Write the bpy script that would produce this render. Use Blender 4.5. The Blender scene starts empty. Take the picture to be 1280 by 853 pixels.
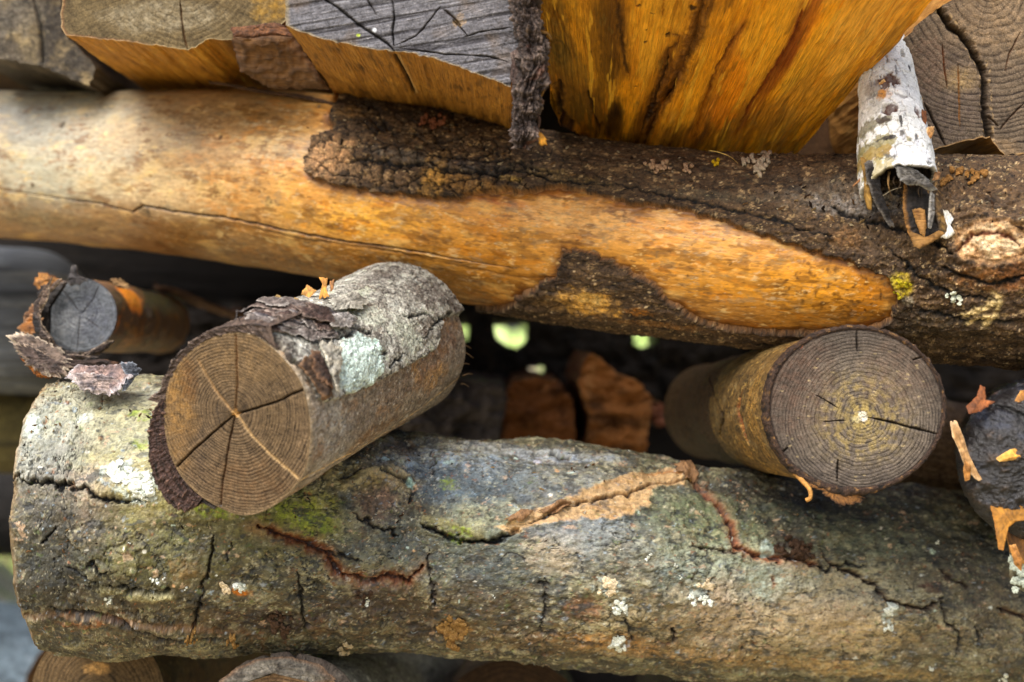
import bpy, math, random
import numpy as np
from math import radians

# ------------------------------------------------------------ camera, sky, sun, exposure
SC = bpy.context.scene
CAMZ = 0.62                       # eye height above the ground, metres
F = 1280 * 50.0 / 36.0
CAM = np.array([0.0, 0.0, CAMZ])

cd = bpy.data.cameras.new("camera")
cd.lens = 50.0; cd.sensor_width = 36.0
cd.clip_start = 0.02; cd.clip_end = 200.0
cd.dof.use_dof = True
cd.dof.focus_distance = 0.90
cd.dof.aperture_fstop = 4.2
cam = bpy.data.objects.new("camera", cd)
cam.location = (0, 0, CAMZ)
cam.rotation_euler = (radians(90), 0, 0)
SC.collection.objects.link(cam)
SC.camera = cam

SUN_EL, SUN_AZ = 54.0, 212.0      # azimuth clockwise from +Y (the viewing direction)
W = bpy.data.worlds.new("World"); SC.world = W; W.use_nodes = True
nt = W.node_tree; nt.nodes.clear()
sky = nt.nodes.new("ShaderNodeTexSky"); sky.sky_type = 'NISHITA'; sky.sun_disc = False
sky.sun_elevation = radians(SUN_EL); sky.sun_rotation = radians(SUN_AZ)
sky.air_density = 1.0; sky.dust_density = 4.0; sky.ozone_density = 1.0
bg = nt.nodes.new("ShaderNodeBackground"); bg.inputs[1].default_value = 0.14
wo = nt.nodes.new("ShaderNodeOutputWorld")
nt.links.new(sky.outputs[0], bg.inputs[0]); nt.links.new(bg.outputs[0], wo.inputs[0])

sl = bpy.data.lights.new("sun", 'SUN'); sl.energy = 3.2; sl.angle = radians(50); sl.color = (1.0, 0.97, 0.92)
so = bpy.data.objects.new("sun", sl); SC.collection.objects.link(so)
az, el = radians(SUN_AZ), radians(SUN_EL)
from mathutils import Vector
sd = Vector((math.sin(az) * math.cos(el), math.cos(az) * math.cos(el), math.sin(el)))
so.rotation_euler = (-sd).to_track_quat('-Z', 'Y').to_euler()
so.location = (-1, -2, 3)

SC.view_settings.view_transform = 'Standard'
SC.view_settings.look = 'None'
SC.view_settings.exposure = 0.82
SC.view_settings.gamma = 1.0
SC.render.engine = 'CYCLES'
SC.cycles.use_denoising = True
SC.cycles.max_bounces = 6
SC.cycles.diffuse_bounces = 4

# ------------------------------------------------------------ helpers: numbers
def lin(h):
    h = h.lstrip('#')
    v = np.array([int(h[i:i+2], 16) / 255.0 for i in (0, 2, 4)])
    return np.where(v <= 0.04045, v / 12.92, ((v + 0.055) / 1.055) ** 2.4).astype(np.float32)

def P3(px, py, Y):
    return np.array([(px - 640.0) / F * Y, Y, CAMZ - (py - 426.5) / F * Y])

def ss(a, b, x):
    t = np.clip((x - a) / (b - a), 0, 1)
    return t * t * (3 - 2 * t)

def _hash(ix, iy, seed):
    h = (ix.astype(np.int64) * 374761393 + iy.astype(np.int64) * 668265263 + seed * 2246822519) & 0xffffffff
    h = ((h ^ (h >> 13)) * 1274126177) & 0xffffffff
    return (h ^ (h >> 16)) & 0xffffffff

_ANG = np.linspace(0, 2 * np.pi, 257)[:256]
_GX, _GY = np.cos(_ANG).astype(np.float32), np.sin(_ANG).astype(np.float32)

def noise2(x, y, seed=0):
    x, y = np.broadcast_arrays(np.asarray(x, np.float32), np.asarray(y, np.float32))
    xi = np.floor(x); yi = np.floor(y)
    xf = x - xi; yf = y - yi
    x0, y0 = int(xi.min()), int(yi.min()); w, h = int(xi.max()) - x0 + 2, int(yi.max()) - y0 + 2
    u = xf * xf * xf * (xf * (xf * 6 - 15) + 10); v = yf * yf * yf * (yf * (yf * 6 - 15) + 10)
    if w * h < 4000000:
        gi, gj = np.meshgrid(np.arange(x0, x0 + w), np.arange(y0, y0 + h), indexing='ij')
        tab = (_hash(gi, gj, seed) & 255).astype(np.uint8).ravel()
        base = (xi.astype(np.int32) - x0) * h + (yi.astype(np.int32) - y0)
        hs = [tab[base], tab[base + h], tab[base + 1], tab[base + h + 1]]
    else:
        hs = [_hash(xi + dx, yi + dy, seed) & 255 for dx, dy in ((0, 0), (1, 0), (0, 1), (1, 1))]
    r = [_GX[h_] * (xf - dx) + _GY[h_] * (yf - dy) for h_, (dx, dy) in zip(hs, ((0, 0), (1, 0), (0, 1), (1, 1)))]
    a = r[0] + u * (r[1] - r[0]); b = r[2] + u * (r[3] - r[2])
    return (a + v * (b - a)) * np.float32(1.5)

from concurrent.futures import ThreadPoolExecutor
POOL = ThreadPoolExecutor(6)

def fbm(x, y, octaves=4, seed=0, gain=0.5, ridged=False):
    x = np.asarray(x, np.float32); y = np.asarray(y, np.float32)
    def one(k):
        f = 2.03 ** k
        n = noise2(x * f + 17.3 * k, y * f - 9.1 * k, seed + 31 * k)
        if ridged: n = 1 - 2 * np.abs(n)
        return n * np.float32(gain ** k)
    big = np.size(x) > 40000
    parts = list(POOL.map(one, range(octaves))) if big else [one(k) for k in range(octaves)]
    return sum(parts) / np.float32(sum(gain ** k for k in range(octaves)))

def worley(x, y, seed=0):
    xi = np.floor(x); yi = np.floor(y)
    def one(dd):
        h = _hash(xi + dd[0], yi + dd[1], seed)
        jx = (h & 1023).astype(np.float32) / 1023; jy = ((h >> 10) & 1023).astype(np.float32) / 1023
        return np.hypot(xi + dd[0] + jx - x, yi + dd[1] + jy - y).astype(np.float32), ((h >> 20) & 1023).astype(np.float32) / 1023
    f1 = np.full(np.shape(x), 9.0, np.float32); f2 = f1.copy(); cid = np.zeros(np.shape(x), np.float32)
    for d, i in POOL.map(one, [(a, b) for a in (-1, 0, 1) for b in (-1, 0, 1)]):
        closer = d < f1
        f2 = np.where(closer, f1, np.minimum(f2, d)); cid = np.where(closer, i, cid); f1 = np.where(closer, d, f1)
    return f1, f2, cid

def catmull(pts, n):
    p = np.asarray(pts, float)
    if len(p) == 2:
        t = np.linspace(0, 1, n)[:, None]
        return p[0] * (1 - t) + p[1] * t
    q = np.vstack([2 * p[0] - p[1], p, 2 * p[-1] - p[-2]])
    t = np.linspace(0, len(p) - 1 - 1e-6, n); i = t.astype(int); f = (t - i)[:, None]
    a, b, c, d = q[i], q[i+1], q[i+2], q[i+3]
    return 0.5 * (2*b + (c - a) * f + (2*a - 5*b + 4*c - d) * f**2 + (3*b - a - 3*c + d) * f**3)

def unit(v):
    return v / np.maximum(np.linalg.norm(v, axis=-1, keepdims=True), 1e-12)

# ------------------------------------------------------------ surface sheets
class Sheet:
    """A grid of points on a real surface: U, V are metres along it; H is relief, C its own colour."""
    def __init__(s, P, U, V, inside=None, pixel_side=None):
        s.P = P; s.U = U.astype(np.float32); s.V = V.astype(np.float32)
        du = np.gradient(P, axis=0); dv = np.gradient(P, axis=1)
        N = unit(np.cross(du, dv)); s.flip = False
        if inside is not None and np.mean(np.sum(N * (P - inside), axis=-1)) < 0:
            N = -N; s.flip = True
        s.N = N
        s.H = np.zeros(P.shape[:2], np.float32)
        s.C = np.zeros(P.shape[:2] + (3,), np.float32) + 0.3
        s.R = np.full(P.shape[:2], 0.8, np.float32)
        s.X = 640 + F * P[..., 0] / P[..., 1]
        s.Y = 426.5 - F * (P[..., 2] - CAMZ) / P[..., 1]
        s.vis = np.sum(N * (CAM - P), axis=-1) > 0
        s.wu = fbm(s.U / 0.009, s.V / 0.009, 4, 5, 0.6) * 0.0035
        s.wv = fbm(s.U / 0.009, s.V / 0.009, 4, 77, 0.6) * 0.0035
    def at(s, p):
        """the surface coordinates under a point of the picture, plus optional shift (du, dv)"""
        d = (s.X - p[0]) ** 2 + (s.Y - p[1]) ** 2 + np.where(s.vis, 0, 1e7)
        k = np.unravel_index(np.argmin(d), d.shape)
        u, v = float(s.U[k]), float(s.V[k])
        if len(p) == 3: v += p[2]
        if len(p) == 4: u += p[2]; v += p[3]
        return u, v, k
    def pos(s, p, lift=0.0):
        k = s.at(p)[2]
        return s.P[k] + s.N[k] * (lift + float(s.H[k])), s.N[k]
    def n(s, su, sv=None, o=4, seed=0, gain=0.5, ridged=False, warp=0.0):
        sv = sv or su
        U, V = s.U, s.V
        if warp: U = U + s.wu * warp; V = V + s.wv * warp
        return fbm(U / su, V / sv, o, seed, gain, ridged)
    def cells(s, su, sv=None, seed=0, warp=1.0):
        sv = sv or su
        return worley((s.U + s.wu * warp) / su, (s.V + s.wv * warp) / sv, seed)
    def dist(s, pts, warp=1.0, closed=False, reach=0.02):
        q = [s.at(p)[:2] if not isinstance(p, str) else p for p in pts]
        return s.dist_uv(q, warp, closed, reach)
    def dist_uv(s, q, warp=1.0, closed=False, reach=0.02):
        q = np.array(q)
        U = s.U + s.wu * warp; V = s.V + s.wv * warp
        out = np.full(U.shape, 9.0, np.float32); tt = np.zeros(U.shape, np.float32)
        segs = list(zip(q[:-1], q[1:])) + ([(q[-1], q[0])] if closed else [])
        if closed:
            w = np.ones(U.shape, bool)
        else:
            w = (U > q[:, 0].min() - reach) & (U < q[:, 0].max() + reach) & (V > q[:, 1].min() - reach) & (V < q[:, 1].max() + reach)
        u = U[w]; v = V[w]; best = np.full(u.shape, 9.0, np.float32); bt = np.zeros(u.shape, np.float32)
        ins = np.zeros(u.shape, bool)
        for i, (a, b) in enumerate(segs):
            d = b - a; L = max(float(d @ d), 1e-12)
            t = np.clip(((u - a[0]) * d[0] + (v - a[1]) * d[1]) / L, 0, 1)
            e = np.hypot(u - a[0] - t * d[0], v - a[1] - t * d[1])
            c = e < best; best = np.where(c, e, best); bt = np.where(c, (i + t) / len(segs), bt)
            if closed:
                c = (a[1] > v) != (b[1] > v)
                with np.errstate(divide='ignore', invalid='ignore'):
                    xi = (b[0] - a[0]) * (v - a[1]) / ((b[1] - a[1]) if b[1] != a[1] else 1e-9) + a[0]
                ins ^= c & (u < xi)
        if closed: best = np.where(ins, -best, best)
        out[w] = best; tt[w] = bt
        s.t = tt
        return out
    def crack(s, pts, w=0.0008, depth=0.0015, col=None, warp=1.0, jag=0.5, k=1.0, taper=True):
        d = s.dist(pts, warp, reach=w * 8 + 0.004)
        t = s.t
        if not hasattr(s, 'jagn'): s.jagn = s.n(0.006, o=3, seed=91)
        ww = w * (1 + jag * s.jagn)
        if taper: ww = ww * (0.25 + 0.75 * np.clip(np.minimum(t, 1 - t) * 6, 0, 1))
        m = np.exp(-(d / np.maximum(ww, 1e-5)) ** 2)
        s.H -= depth * m
        if col is not None: s.mix(col, m * k)
        return m
    def lip(s, pts, w=0.003, h=0.001, warp=1.0):
        d = s.dist(pts, warp, reach=w * 4 + 0.004)
        s.H += h * np.exp(-(d / w) ** 2)
    def poly(s, pts, warp=1.0):
        return s.dist(pts, warp, closed=True)
    def blob(s, px, py, rx, ry=None, rough=0.5, scale=0.012, seed=0, soft=0.3, rot=0.0):
        ry = ry or rx
        u, v, k = s.at((px, py)); z = s.P[k][1] / F
        a = (s.U - u) / (rx * z); b = (s.V - v) / (ry * z)
        if rot:
            c, q = math.cos(rot), math.sin(rot); A = (s.U - u) * c + (s.V - v) * q; B = -(s.U - u) * q + (s.V - v) * c
            a = A / (rx * z); b = B / (ry * z)
        r = np.hypot(a, b)
        w = r < 2.6
        out = np.zeros(s.U.shape, np.float32)
        out[w] = ss(1 + soft, 1 - soft, r[w] + rough * fbm(s.U[w] / scale, s.V[w] / scale, 4, seed + 3, 0.6))
        return out
    def mix(s, col, m):
        c = lin(col) if isinstance(col, str) else np.asarray(col, np.float32)
        m = np.clip(m, 0, 1)[..., None]
        s.C = s.C * (1 - m) + c * m
    def mul(s, f):
        s.C = s.C * np.asarray(f)[..., None]
    def dab(s, px, py, rx, ry, col, k=1.0, **kw):
        tex = kw.pop('tex', 0.65 if max(rx, ry) > 6 else 0.2)
        m = s.blob(px, py, rx, ry, **kw) * k
        if tex:
            if not hasattr(s, 'fine'): s.fine = ss(-.28, .22, s.n(.0055, .0045, 4, 313, .75))
            f = s.fine if (int(px) % 2) else 1 - s.fine
            m = m * (1 - tex + tex * f)
        s.mix(col, m); return m
    def punch(s, k=1.3, sat=1.0, gain=(1, 1, 1)):
        """stronger contrast between the surface's own light and dark materials"""
        lum = np.maximum(s.C @ np.array([.25, .6, .15], np.float32), 1e-4)
        w = s.vis; m = np.exp(np.log(lum[w]).mean())
        f = (lum / m) ** (k - 1)
        C = lum[..., None] + (s.C - lum[..., None]) * sat
        C = np.maximum(C * f[..., None] * np.array(gain, np.float32), .004)
        l2 = np.maximum(C @ np.array([.25, .6, .15], np.float32), 1e-4); over = np.maximum(l2 - .30, 0)
        s.C = (C * ((np.minimum(l2, .30) + over / (1 + over * 4.0)) / l2)[..., None]).astype(np.float32)
    def mosaic(s, spec, seed=0):
        """small sharp edged patches of several colours, as crusts and worn skins grow"""
        for i, (c, su, sv, thr, k) in enumerate(spec):
            s.mix(c, ss(thr, thr + .07, s.n(su, sv, 4, seed + 7 * i, .78)) * k)

def grid_mesh(name, P, N, H, C, R, U, V, flip, mask=None, rows=None):
    n, m = P.shape[:2]
    Q = (P + N * H[..., None]).reshape(-1, 3)
    a = np.arange(n * m).reshape(n, m)
    f = np.stack([a[:-1, :-1], a[1:, :-1], a[1:, 1:], a[:-1, 1:]], -1)
    if rows: f = f[(np.arange(n - 1) + 1) % rows != 0]
    f = f.reshape(-1, 4)
    if not flip: pass
    else: f = f[:, ::-1]
    if mask is not None:
        k = mask.reshape(-1)[f].any(1); f = f[k]
    used = np.unique(f); remap = np.zeros(n * m, np.int64); remap[used] = np.arange(len(used)); f = remap[f]
    me = bpy.data.meshes.new(name)
    me.vertices.add(len(used)); me.loops.add(f.size); me.polygons.add(len(f))
    me.vertices.foreach_set("co", Q[used].astype(np.float32).ravel())
    me.loops.foreach_set("vertex_index", f.astype(np.int32).ravel())
    me.polygons.foreach_set("loop_start", np.arange(0, f.size, 4, dtype=np.int32))
    me.update(calc_edges=True)
    me.polygons.foreach_set("use_smooth", np.ones(len(f), bool))
    ca = me.color_attributes.new("Col", 'FLOAT_COLOR', 'POINT')
    rgba = np.ones((len(used), 4), np.float32); rgba[:, :3] = np.clip(C.reshape(-1, 3)[used], 0.002, 0.92)
    ca.data.foreach_set("color", rgba.ravel())
    ra = me.attributes.new("Rough", 'FLOAT', 'POINT'); ra.data.foreach_set("value", R.reshape(-1)[used].astype(np.float32))
    uv = me.uv_layers.new(name="UVMap")
    uu = np.stack([U.reshape(-1)[used], V.reshape(-1)[used]], -1)[f.ravel()]
    uv.data.foreach_set("uv", uu.astype(np.float32).ravel())
    return me

# ------------------------------------------------------------ things and parts
COL = SC.collection
def thing(name, label, cat, loc, group=None):
    o = bpy.data.objects.new(name, None); COL.objects.link(o)
    o.empty_display_size = 0.02
    o.location = tuple(float(c) for c in loc)
    o['label'] = label; o['category'] = cat
    if group: o['group'] = group
    return o

def part(name, me, mat, parent=None, label=None):
    o = bpy.data.objects.new(name, me); COL.objects.link(o)
    me.materials.append(mat)
    if parent is not None:
        o.parent = parent
        r = parent; off = Vector((0, 0, 0))
        while r is not None:
            off += r.location; r = r.parent
        me.transform(__import__('mathutils').Matrix.Translation(-off))
    if label: o['label'] = label
    return o

def emit(s, name, mat, parent=None, mask=None, label=None):
    return part(name, grid_mesh(name, s.P, s.N, s.H, s.C, s.R, s.U, s.V, s.flip, mask), mat, parent, label)

# ------------------------------------------------------------ materials (node based)
MATS = {}
def material(name, bump=0.5, dist=0.0006, fine=900.0, grain=None, spec=0.25, vary=0.25, sheen=0.0, coat=0.0, speck=0.0, rscale=1.0, pits=0.4):
    """colour comes with the surface; nodes add fine grain to colour, gloss and relief, laid out along the wood"""
    if name in MATS: return MATS[name]
    m = bpy.data.materials.new(name); m.use_nodes = True
    t = m.node_tree; N = t.nodes; L = t.links; N.clear()
    out = N.new("ShaderNodeOutputMaterial"); b = N.new("ShaderNodeBsdfPrincipled"); L.new(b.outputs[0], out.inputs[0])
    col = N.new("ShaderNodeAttribute"); col.attribute_name = "Col"
    rg = N.new("ShaderNodeAttribute"); rg.attribute_name = "Rough"
    tc = N.new("ShaderNodeTexCoord"); mp = N.new("ShaderNodeMapping")
    g = grain or (1.0, 1.0)
    mp.inputs['Scale'].default_value = (g[0], g[1], 1)
    L.new(tc.outputs['UV'], mp.inputs[0])
    n1 = N.new("ShaderNodeTexNoise"); n1.inputs['Scale'].default_value = fine; n1.inputs['Detail'].default_value = 5; n1.inputs['Roughness'].default_value = 0.65
    n2 = N.new("ShaderNodeTexNoise"); n2.inputs['Scale'].default_value = fine * 0.22; n2.inputs['Detail'].default_value = 6; n2.inputs['Roughness'].default_value = 0.7
    L.new(mp.outputs[0], n1.inputs['Vector']); L.new(mp.outputs[0], n2.inputs['Vector'])
    ad = N.new("ShaderNodeMath"); ad.operation = 'ADD'; L.new(n1.outputs[0], ad.inputs[0]); L.new(n2.outputs[0], ad.inputs[1])
    mr = N.new("ShaderNodeMapRange"); mr.inputs[1].default_value = 0.80; mr.inputs[2].default_value = 1.20
    mr.inputs[3].default_value = 1 - vary; mr.inputs[4].default_value = 1 + vary
    L.new(ad.outputs[0], mr.inputs[0])
    vm = N.new("ShaderNodeVectorMath"); vm.operation = 'MULTIPLY'
    L.new(col.outputs['Color'], vm.inputs[0]); L.new(mr.outputs[0], vm.inputs[1])
    last = vm.outputs[0]
    n3 = N.new("ShaderNodeTexNoise"); n3.inputs['Scale'].default_value = fine * 0.55; n3.inputs['Detail'].default_value = 3; n3.inputs['Roughness'].default_value = 0.8
    L.new(mp.outputs[0], n3.inputs['Vector'])
    pr = N.new("ShaderNodeMapRange"); pr.inputs[1].default_value = 0.36; pr.inputs[2].default_value = 0.46; pr.inputs[3].default_value = 1 - pits; pr.inputs[4].default_value = 1.0
    L.new(n3.outputs[0], pr.inputs[0])
    lr = N.new("ShaderNodeMapRange"); lr.inputs[1].default_value = 0.56; lr.inputs[2].default_value = 0.66; lr.inputs[3].default_value = 1.0; lr.inputs[4].default_value = 1 + pits * 0.8
    L.new(n3.outputs[0], lr.inputs[0])
    pm = N.new("ShaderNodeMath"); pm.operation = 'MULTIPLY'; L.new(pr.outputs[0], pm.inputs[0]); L.new(lr.outputs[0], pm.inputs[1])
    v2 = N.new("ShaderNodeVectorMath"); v2.operation = 'MULTIPLY'; L.new(last, v2.inputs[0]); L.new(pm.outputs[0], v2.inputs[1]); last = v2.outputs[0]
    if speck:
        vo = N.new("ShaderNodeTexVoronoi"); vo.inputs['Scale'].default_value = 420; L.new(tc.outputs['UV'], vo.inputs['Vector'])
        cr = N.new("ShaderNodeMapRange"); cr.inputs[1].default_value = 0.12; cr.inputs[2].default_value = 0.2
        cr.inputs[3].default_value = speck; cr.inputs[4].default_value = 0.0
        L.new(vo.outputs['Distance'], cr.inputs[0])
        mx = N.new("ShaderNodeMix"); mx.data_type = 'RGBA'; mx.inputs['B'].default_value = (0.55, 0.5, 0.36, 1)
        L.new(cr.outputs[0], mx.inputs['Factor']); L.new(last, mx.inputs['A']); last = mx.outputs['Result']
    L.new(last, b.inputs['Base Color'])
    rm = N.new("ShaderNodeMath"); rm.operation = 'MULTIPLY'
    r2 = N.new("ShaderNodeMapRange"); r2.inputs[1].default_value = 0.6; r2.inputs[2].default_value = 1.4; r2.inputs[3].default_value = 0.8 * rscale; r2.inputs[4].default_value = 1.15 * rscale
    L.new(ad.outputs[0], r2.inputs[0]); L.new(rg.outputs['Fac'], rm.inputs[0]); L.new(r2.outputs[0], rm.inputs[1])
    L.new(rm.outputs[0], b.inputs['Roughness'])
    b.inputs['Specular IOR Level'].default_value = spec
    if coat: b.inputs['Coat Weight'].default_value = coat; b.inputs['Coat Roughness'].default_value = 0.35
    bp = N.new("ShaderNodeBump"); bp.inputs['Strength'].default_value = bump; bp.inputs['Distance'].default_value = dist
    L.new(ad.outputs[0], bp.inputs['Height']); L.new(bp.outputs[0], b.inputs['Normal'])
    MATS[name] = m
    return m

M_BARK = material("rough_bark", bump=1.0, dist=0.0016, fine=620, vary=0.5, spec=0.3, pits=0.6)
M_MOSSY = material("mottled_bark", bump=0.9, dist=0.0012, fine=520, vary=0.38, spec=0.5, pits=0.35)
M_BIRCH = material("white_birch_bark", bump=0.8, dist=0.0008, fine=620, grain=(1.0, 0.5), vary=0.16, spec=0.3, pits=0.18)
M_BARE = material("bare_wood", bump=0.5, dist=0.0005, fine=620, grain=(0.3, 1.0), vary=0.2, spec=0.35, pits=0.14)
M_SPLIT = material("split_wood", bump=0.9, dist=0.0009, fine=1700, grain=(0.06, 1.0), vary=0.3, spec=0.25, pits=0.3)
M_END = material("end_grain", bump=0.9, dist=0.0008, fine=950, vary=0.42, spec=0.15, speck=0.0, pits=0.4)
M_LICHEN = material("lichen_crust", bump=1.0, dist=0.0012, fine=1100, vary=0.3, spec=0.1, pits=0.25)
M_PEEL = material("papery_bark", bump=0.8, dist=0.0007, fine=700, grain=(1.0, 0.5), vary=0.35, spec=0.3, pits=0.35)
M_TAR = material("blackened_bark", bump=1.0, dist=0.0022, fine=360, vary=0.5, spec=0.6, pits=0.5)

# ------------------------------------------------------------ shape builders
def round_log(path, n=300, m=200, dense=0.62, wob=0.03, seed=1):
    """path: (px, py, distance, radius in px) along the axis -> sheet wrapped round it, V = 0 faces the camera"""
    pts = [np.append(P3(a, b, y), r * y / F) for a, b, y, r in path]
    q = catmull(pts, n); C = q[:, :3]; r = q[:, 3]
    T = unit(np.gradient(C, axis=0)); U = np.concatenate([[0], np.cumsum(np.linalg.norm(np.diff(C, axis=0), axis=1))])
    e1 = CAM - C; e1 = unit(e1 - np.sum(e1 * T, 1, keepdims=True) * T)
    e1 = unit(0.5 * e1 + 0.5 * e1[len(e1)//2]); e1 = unit(e1 - np.sum(e1 * T, 1, keepdims=True) * T)
    e2 = np.cross(T, e1); e2 = e2 * np.sign(np.mean(e2[:, 2]))
    t = np.linspace(-1, 1, m); th = np.pi * (dense * t + (1 - dense) * t ** 3)
    Um = np.repeat(U[:, None], m, 1); rm = r.mean()
    Vm = np.repeat((th * rm)[None], n, 0)
    w = 1 + wob * np.stack([0.6 * noise2(Um[:, j] / 0.16, np.cos(th[j]) * 1.3 + 5 + 0 * Um[:, j], seed) + 0.4 * noise2(Um[:, j] / 0.1, np.sin(th[j]) * 1.3 + 9 + 0 * Um[:, j], seed + 1) for j in range(m)], 1)
    rr = r[:, None] * w
    P = C[:, None] + rr[..., None] * (np.cos(th)[None, :, None] * e1[:, None] + np.sin(th)[None, :, None] * e2[:, None])
    s = Sheet(P, Um, Vm, inside=C[:, None])
    s.th = np.repeat(th[None], n, 0); s.rad = rm; s.center = C; s.T = T; s.Lr = U[-1]
    return s

def on_plane(px, py, p0, nrm):
    d = np.array([(px - 640.0) / F, 1.0, -(py - 426.5) / F])
    t = np.dot(p0 - CAM, nrm) / np.dot(d, nrm)
    return CAM + d * t

def resample(pts, M, closed=True):
    q = np.vstack([pts, pts[:1]]) if closed else np.asarray(pts)
    d = np.concatenate([[0], np.cumsum(np.linalg.norm(np.diff(q, axis=0), axis=1))])
    t = np.linspace(0, d[-1], M)
    return np.stack([np.interp(t, d, q[:, k]) for k in range(q.shape[1])], 1), t

def sawn(outline, pith, Y, normal, back, n=200, m=300, smooth=0, capn=120, seam=0, back_round=None, wob=0.0, seed=3, dense_front=1.0):
    """a log or billet seen end on: sawn face outline (px) on a plane, and its flank running back.
    back = vector of the axis, back_round = (radius, centre offset) makes the far end round."""
    nrm = unit(np.array(normal, float)); p0 = P3(pith[0], pith[1], Y)
    out = [on_plane(a, b, p0, nrm) for a, b in outline]
    out = out[seam:] + out[:seam]
    ring = np.array(out)
    if smooth:
        q = np.vstack([ring[-1:], ring, ring[:2]])
        rr = []
        for i in range(1, len(q) - 2):
            for f in np.linspace(0, 1, 12, endpoint=False):
                a, b, c, d = q[i-1], q[i], q[i+1], q[i+2]
                rr.append(0.5 * (2*b + (c-a)*f + (2*a-5*b+4*c-d)*f*f + (3*b-a-3*c+d)*f**3))
        ring = np.array(rr)
    ring, V = resample(ring, m)
    c0 = ring[:-1].mean(0)
    # two in-plane axes
    ex = unit(np.cross(np.array([0, 0, 1.0]), nrm)); ex = ex * (1 if ex[0] > 0 else -1); ey = np.cross(nrm, ex); ey = ey * (1 if ey[2] > 0 else -1)
    back = np.array(back, float); L = np.linalg.norm(back)
    t = np.linspace(0, 1, n) ** dense_front
    if back_round:
        d = ring - c0; T = back / L
        d2 = unit(d - (d @ T)[:, None] * T) * back_round
        br = c0 + back + d2
    else:
        br = ring + back
    P = ring[None] * (1 - t[:, None, None]) + br[None] * t[:, None, None]
    Um = np.repeat((t * L)[:, None], m, 1); Vm = np.repeat(V[None], n, 0)
    if wob:
        rad = unit(P - (c0 + back * t[:, None])[:, None])
        ph = np.arctan2(rad @ ey, rad @ ex)
        w = wob * (noise2(Um / 0.07 + 3, np.cos(ph) * 1.4 + 7, seed) + noise2(Um / 0.05, np.sin(ph) * 1.4 + 2, seed + 1)) * ss(0, 0.02, Um)
        P = P + rad * w[..., None]
    side = Sheet(P, Um, Vm, inside=(c0 + back * t[:, None])[:, None])
    side.fade = ss(0, 0.0015, side.U)
    rho = np.linspace(0, 1, capn) ** 0.85
    Pc = p0 + (ring[None] - p0) * rho[:, None, None]
    cap = Sheet(Pc, (Pc - p0) @ ex, (Pc - p0) @ ey, inside=p0 + back)
    cap.N[:] = nrm if np.dot(nrm, CAM - p0) > 0 else -nrm
    # face winding must agree with the normal
    fn = np.cross(Pc[-1, 0] - Pc[-2, 0], Pc[-1, 1] - Pc[-1, 0]); cap.flip = np.dot(fn, cap.N[0, 0]) < 0
    cap.vis[:] = True; cap.wu *= .3; cap.wv *= .3
    cap.rho = np.repeat(rho[:, None], m, 1); cap.r = np.hypot(cap.U, cap.V); cap.phi = np.arctan2(cap.V, cap.U)
    cap.fade = ss(1.0, 0.985, cap.rho)
    side.ring = ring; side.c0 = c0
    return side, cap

def rings_of(cap, spacing, dark, light, seed=0, wobble=0.5, contrast=1.0, ray=0.25, saw=0.0, sawdir=0.2):
    """growth rings, rays and saw marks in the wood of a sawn face"""
    base = cap.r * (1 + 0.05 * noise2(np.cos(cap.phi) * 1.5, np.sin(cap.phi) * 1.5, seed + 4))
    ph = base / spacing + wobble * fbm(cap.U / 0.018, cap.V / 0.018, 3, seed)
    ph = ph + 2.0 * noise2(base / (spacing * 6), base * 0 + 0.5, seed + 9)
    k = np.floor(ph); f = ph - k
    h = (_hash(k, k * 0 + 3, seed) & 1023) / 1023.0
    line = np.exp(-((f - 0.82) / 0.16) ** 2)
    line2 = ss(0.1, 0.82, f) * (f < 0.9)
    val = (0.55 * line + 0.3 * line2) * (0.35 + 0.85 * h) * contrast * (.55 + .75 * ss(-.35, .35, fbm(cap.U / .005, cap.V / .005, 4, seed + 40, .7)))
    cap.C[:] = lin(light)
    cap.mix(dark, val)
    cap.mix(dark, ss(.05, .45, fbm(cap.U / .016, cap.V / .016, 5, seed + 50, .7)) * .45)
    rays = noise2(cap.phi * 45, cap.r / 0.02, seed + 2)
    cap.mul(1 + ray * rays * 0.6 + ray * .5 * fbm(cap.phi * 30, cap.r / .006, 3, seed + 60, .7))
    cap.mul(1 + 0.16 * fbm(cap.U / 0.006, cap.V / 0.006, 4, seed + 6))
    cap.H += (-0.00028 * line + 0.00016 * rays) * cap.fade
    if saw:
        d = cap.U * math.sin(sawdir) + cap.V * math.cos(sawdir)
        e = cap.U * math.cos(sawdir) - cap.V * math.sin(sawdir)
        z = noise2(d / 0.0012, e / 0.05, seed + 8)
        cap.mul(1 + saw * z); cap.H += 0.00018 * z * cap.fade * (saw * 3)
    cap.H += 0.0003 * fbm(cap.U / 0.01, cap.V / 0.01, 4, seed + 12) * cap.fade
    return line

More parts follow.
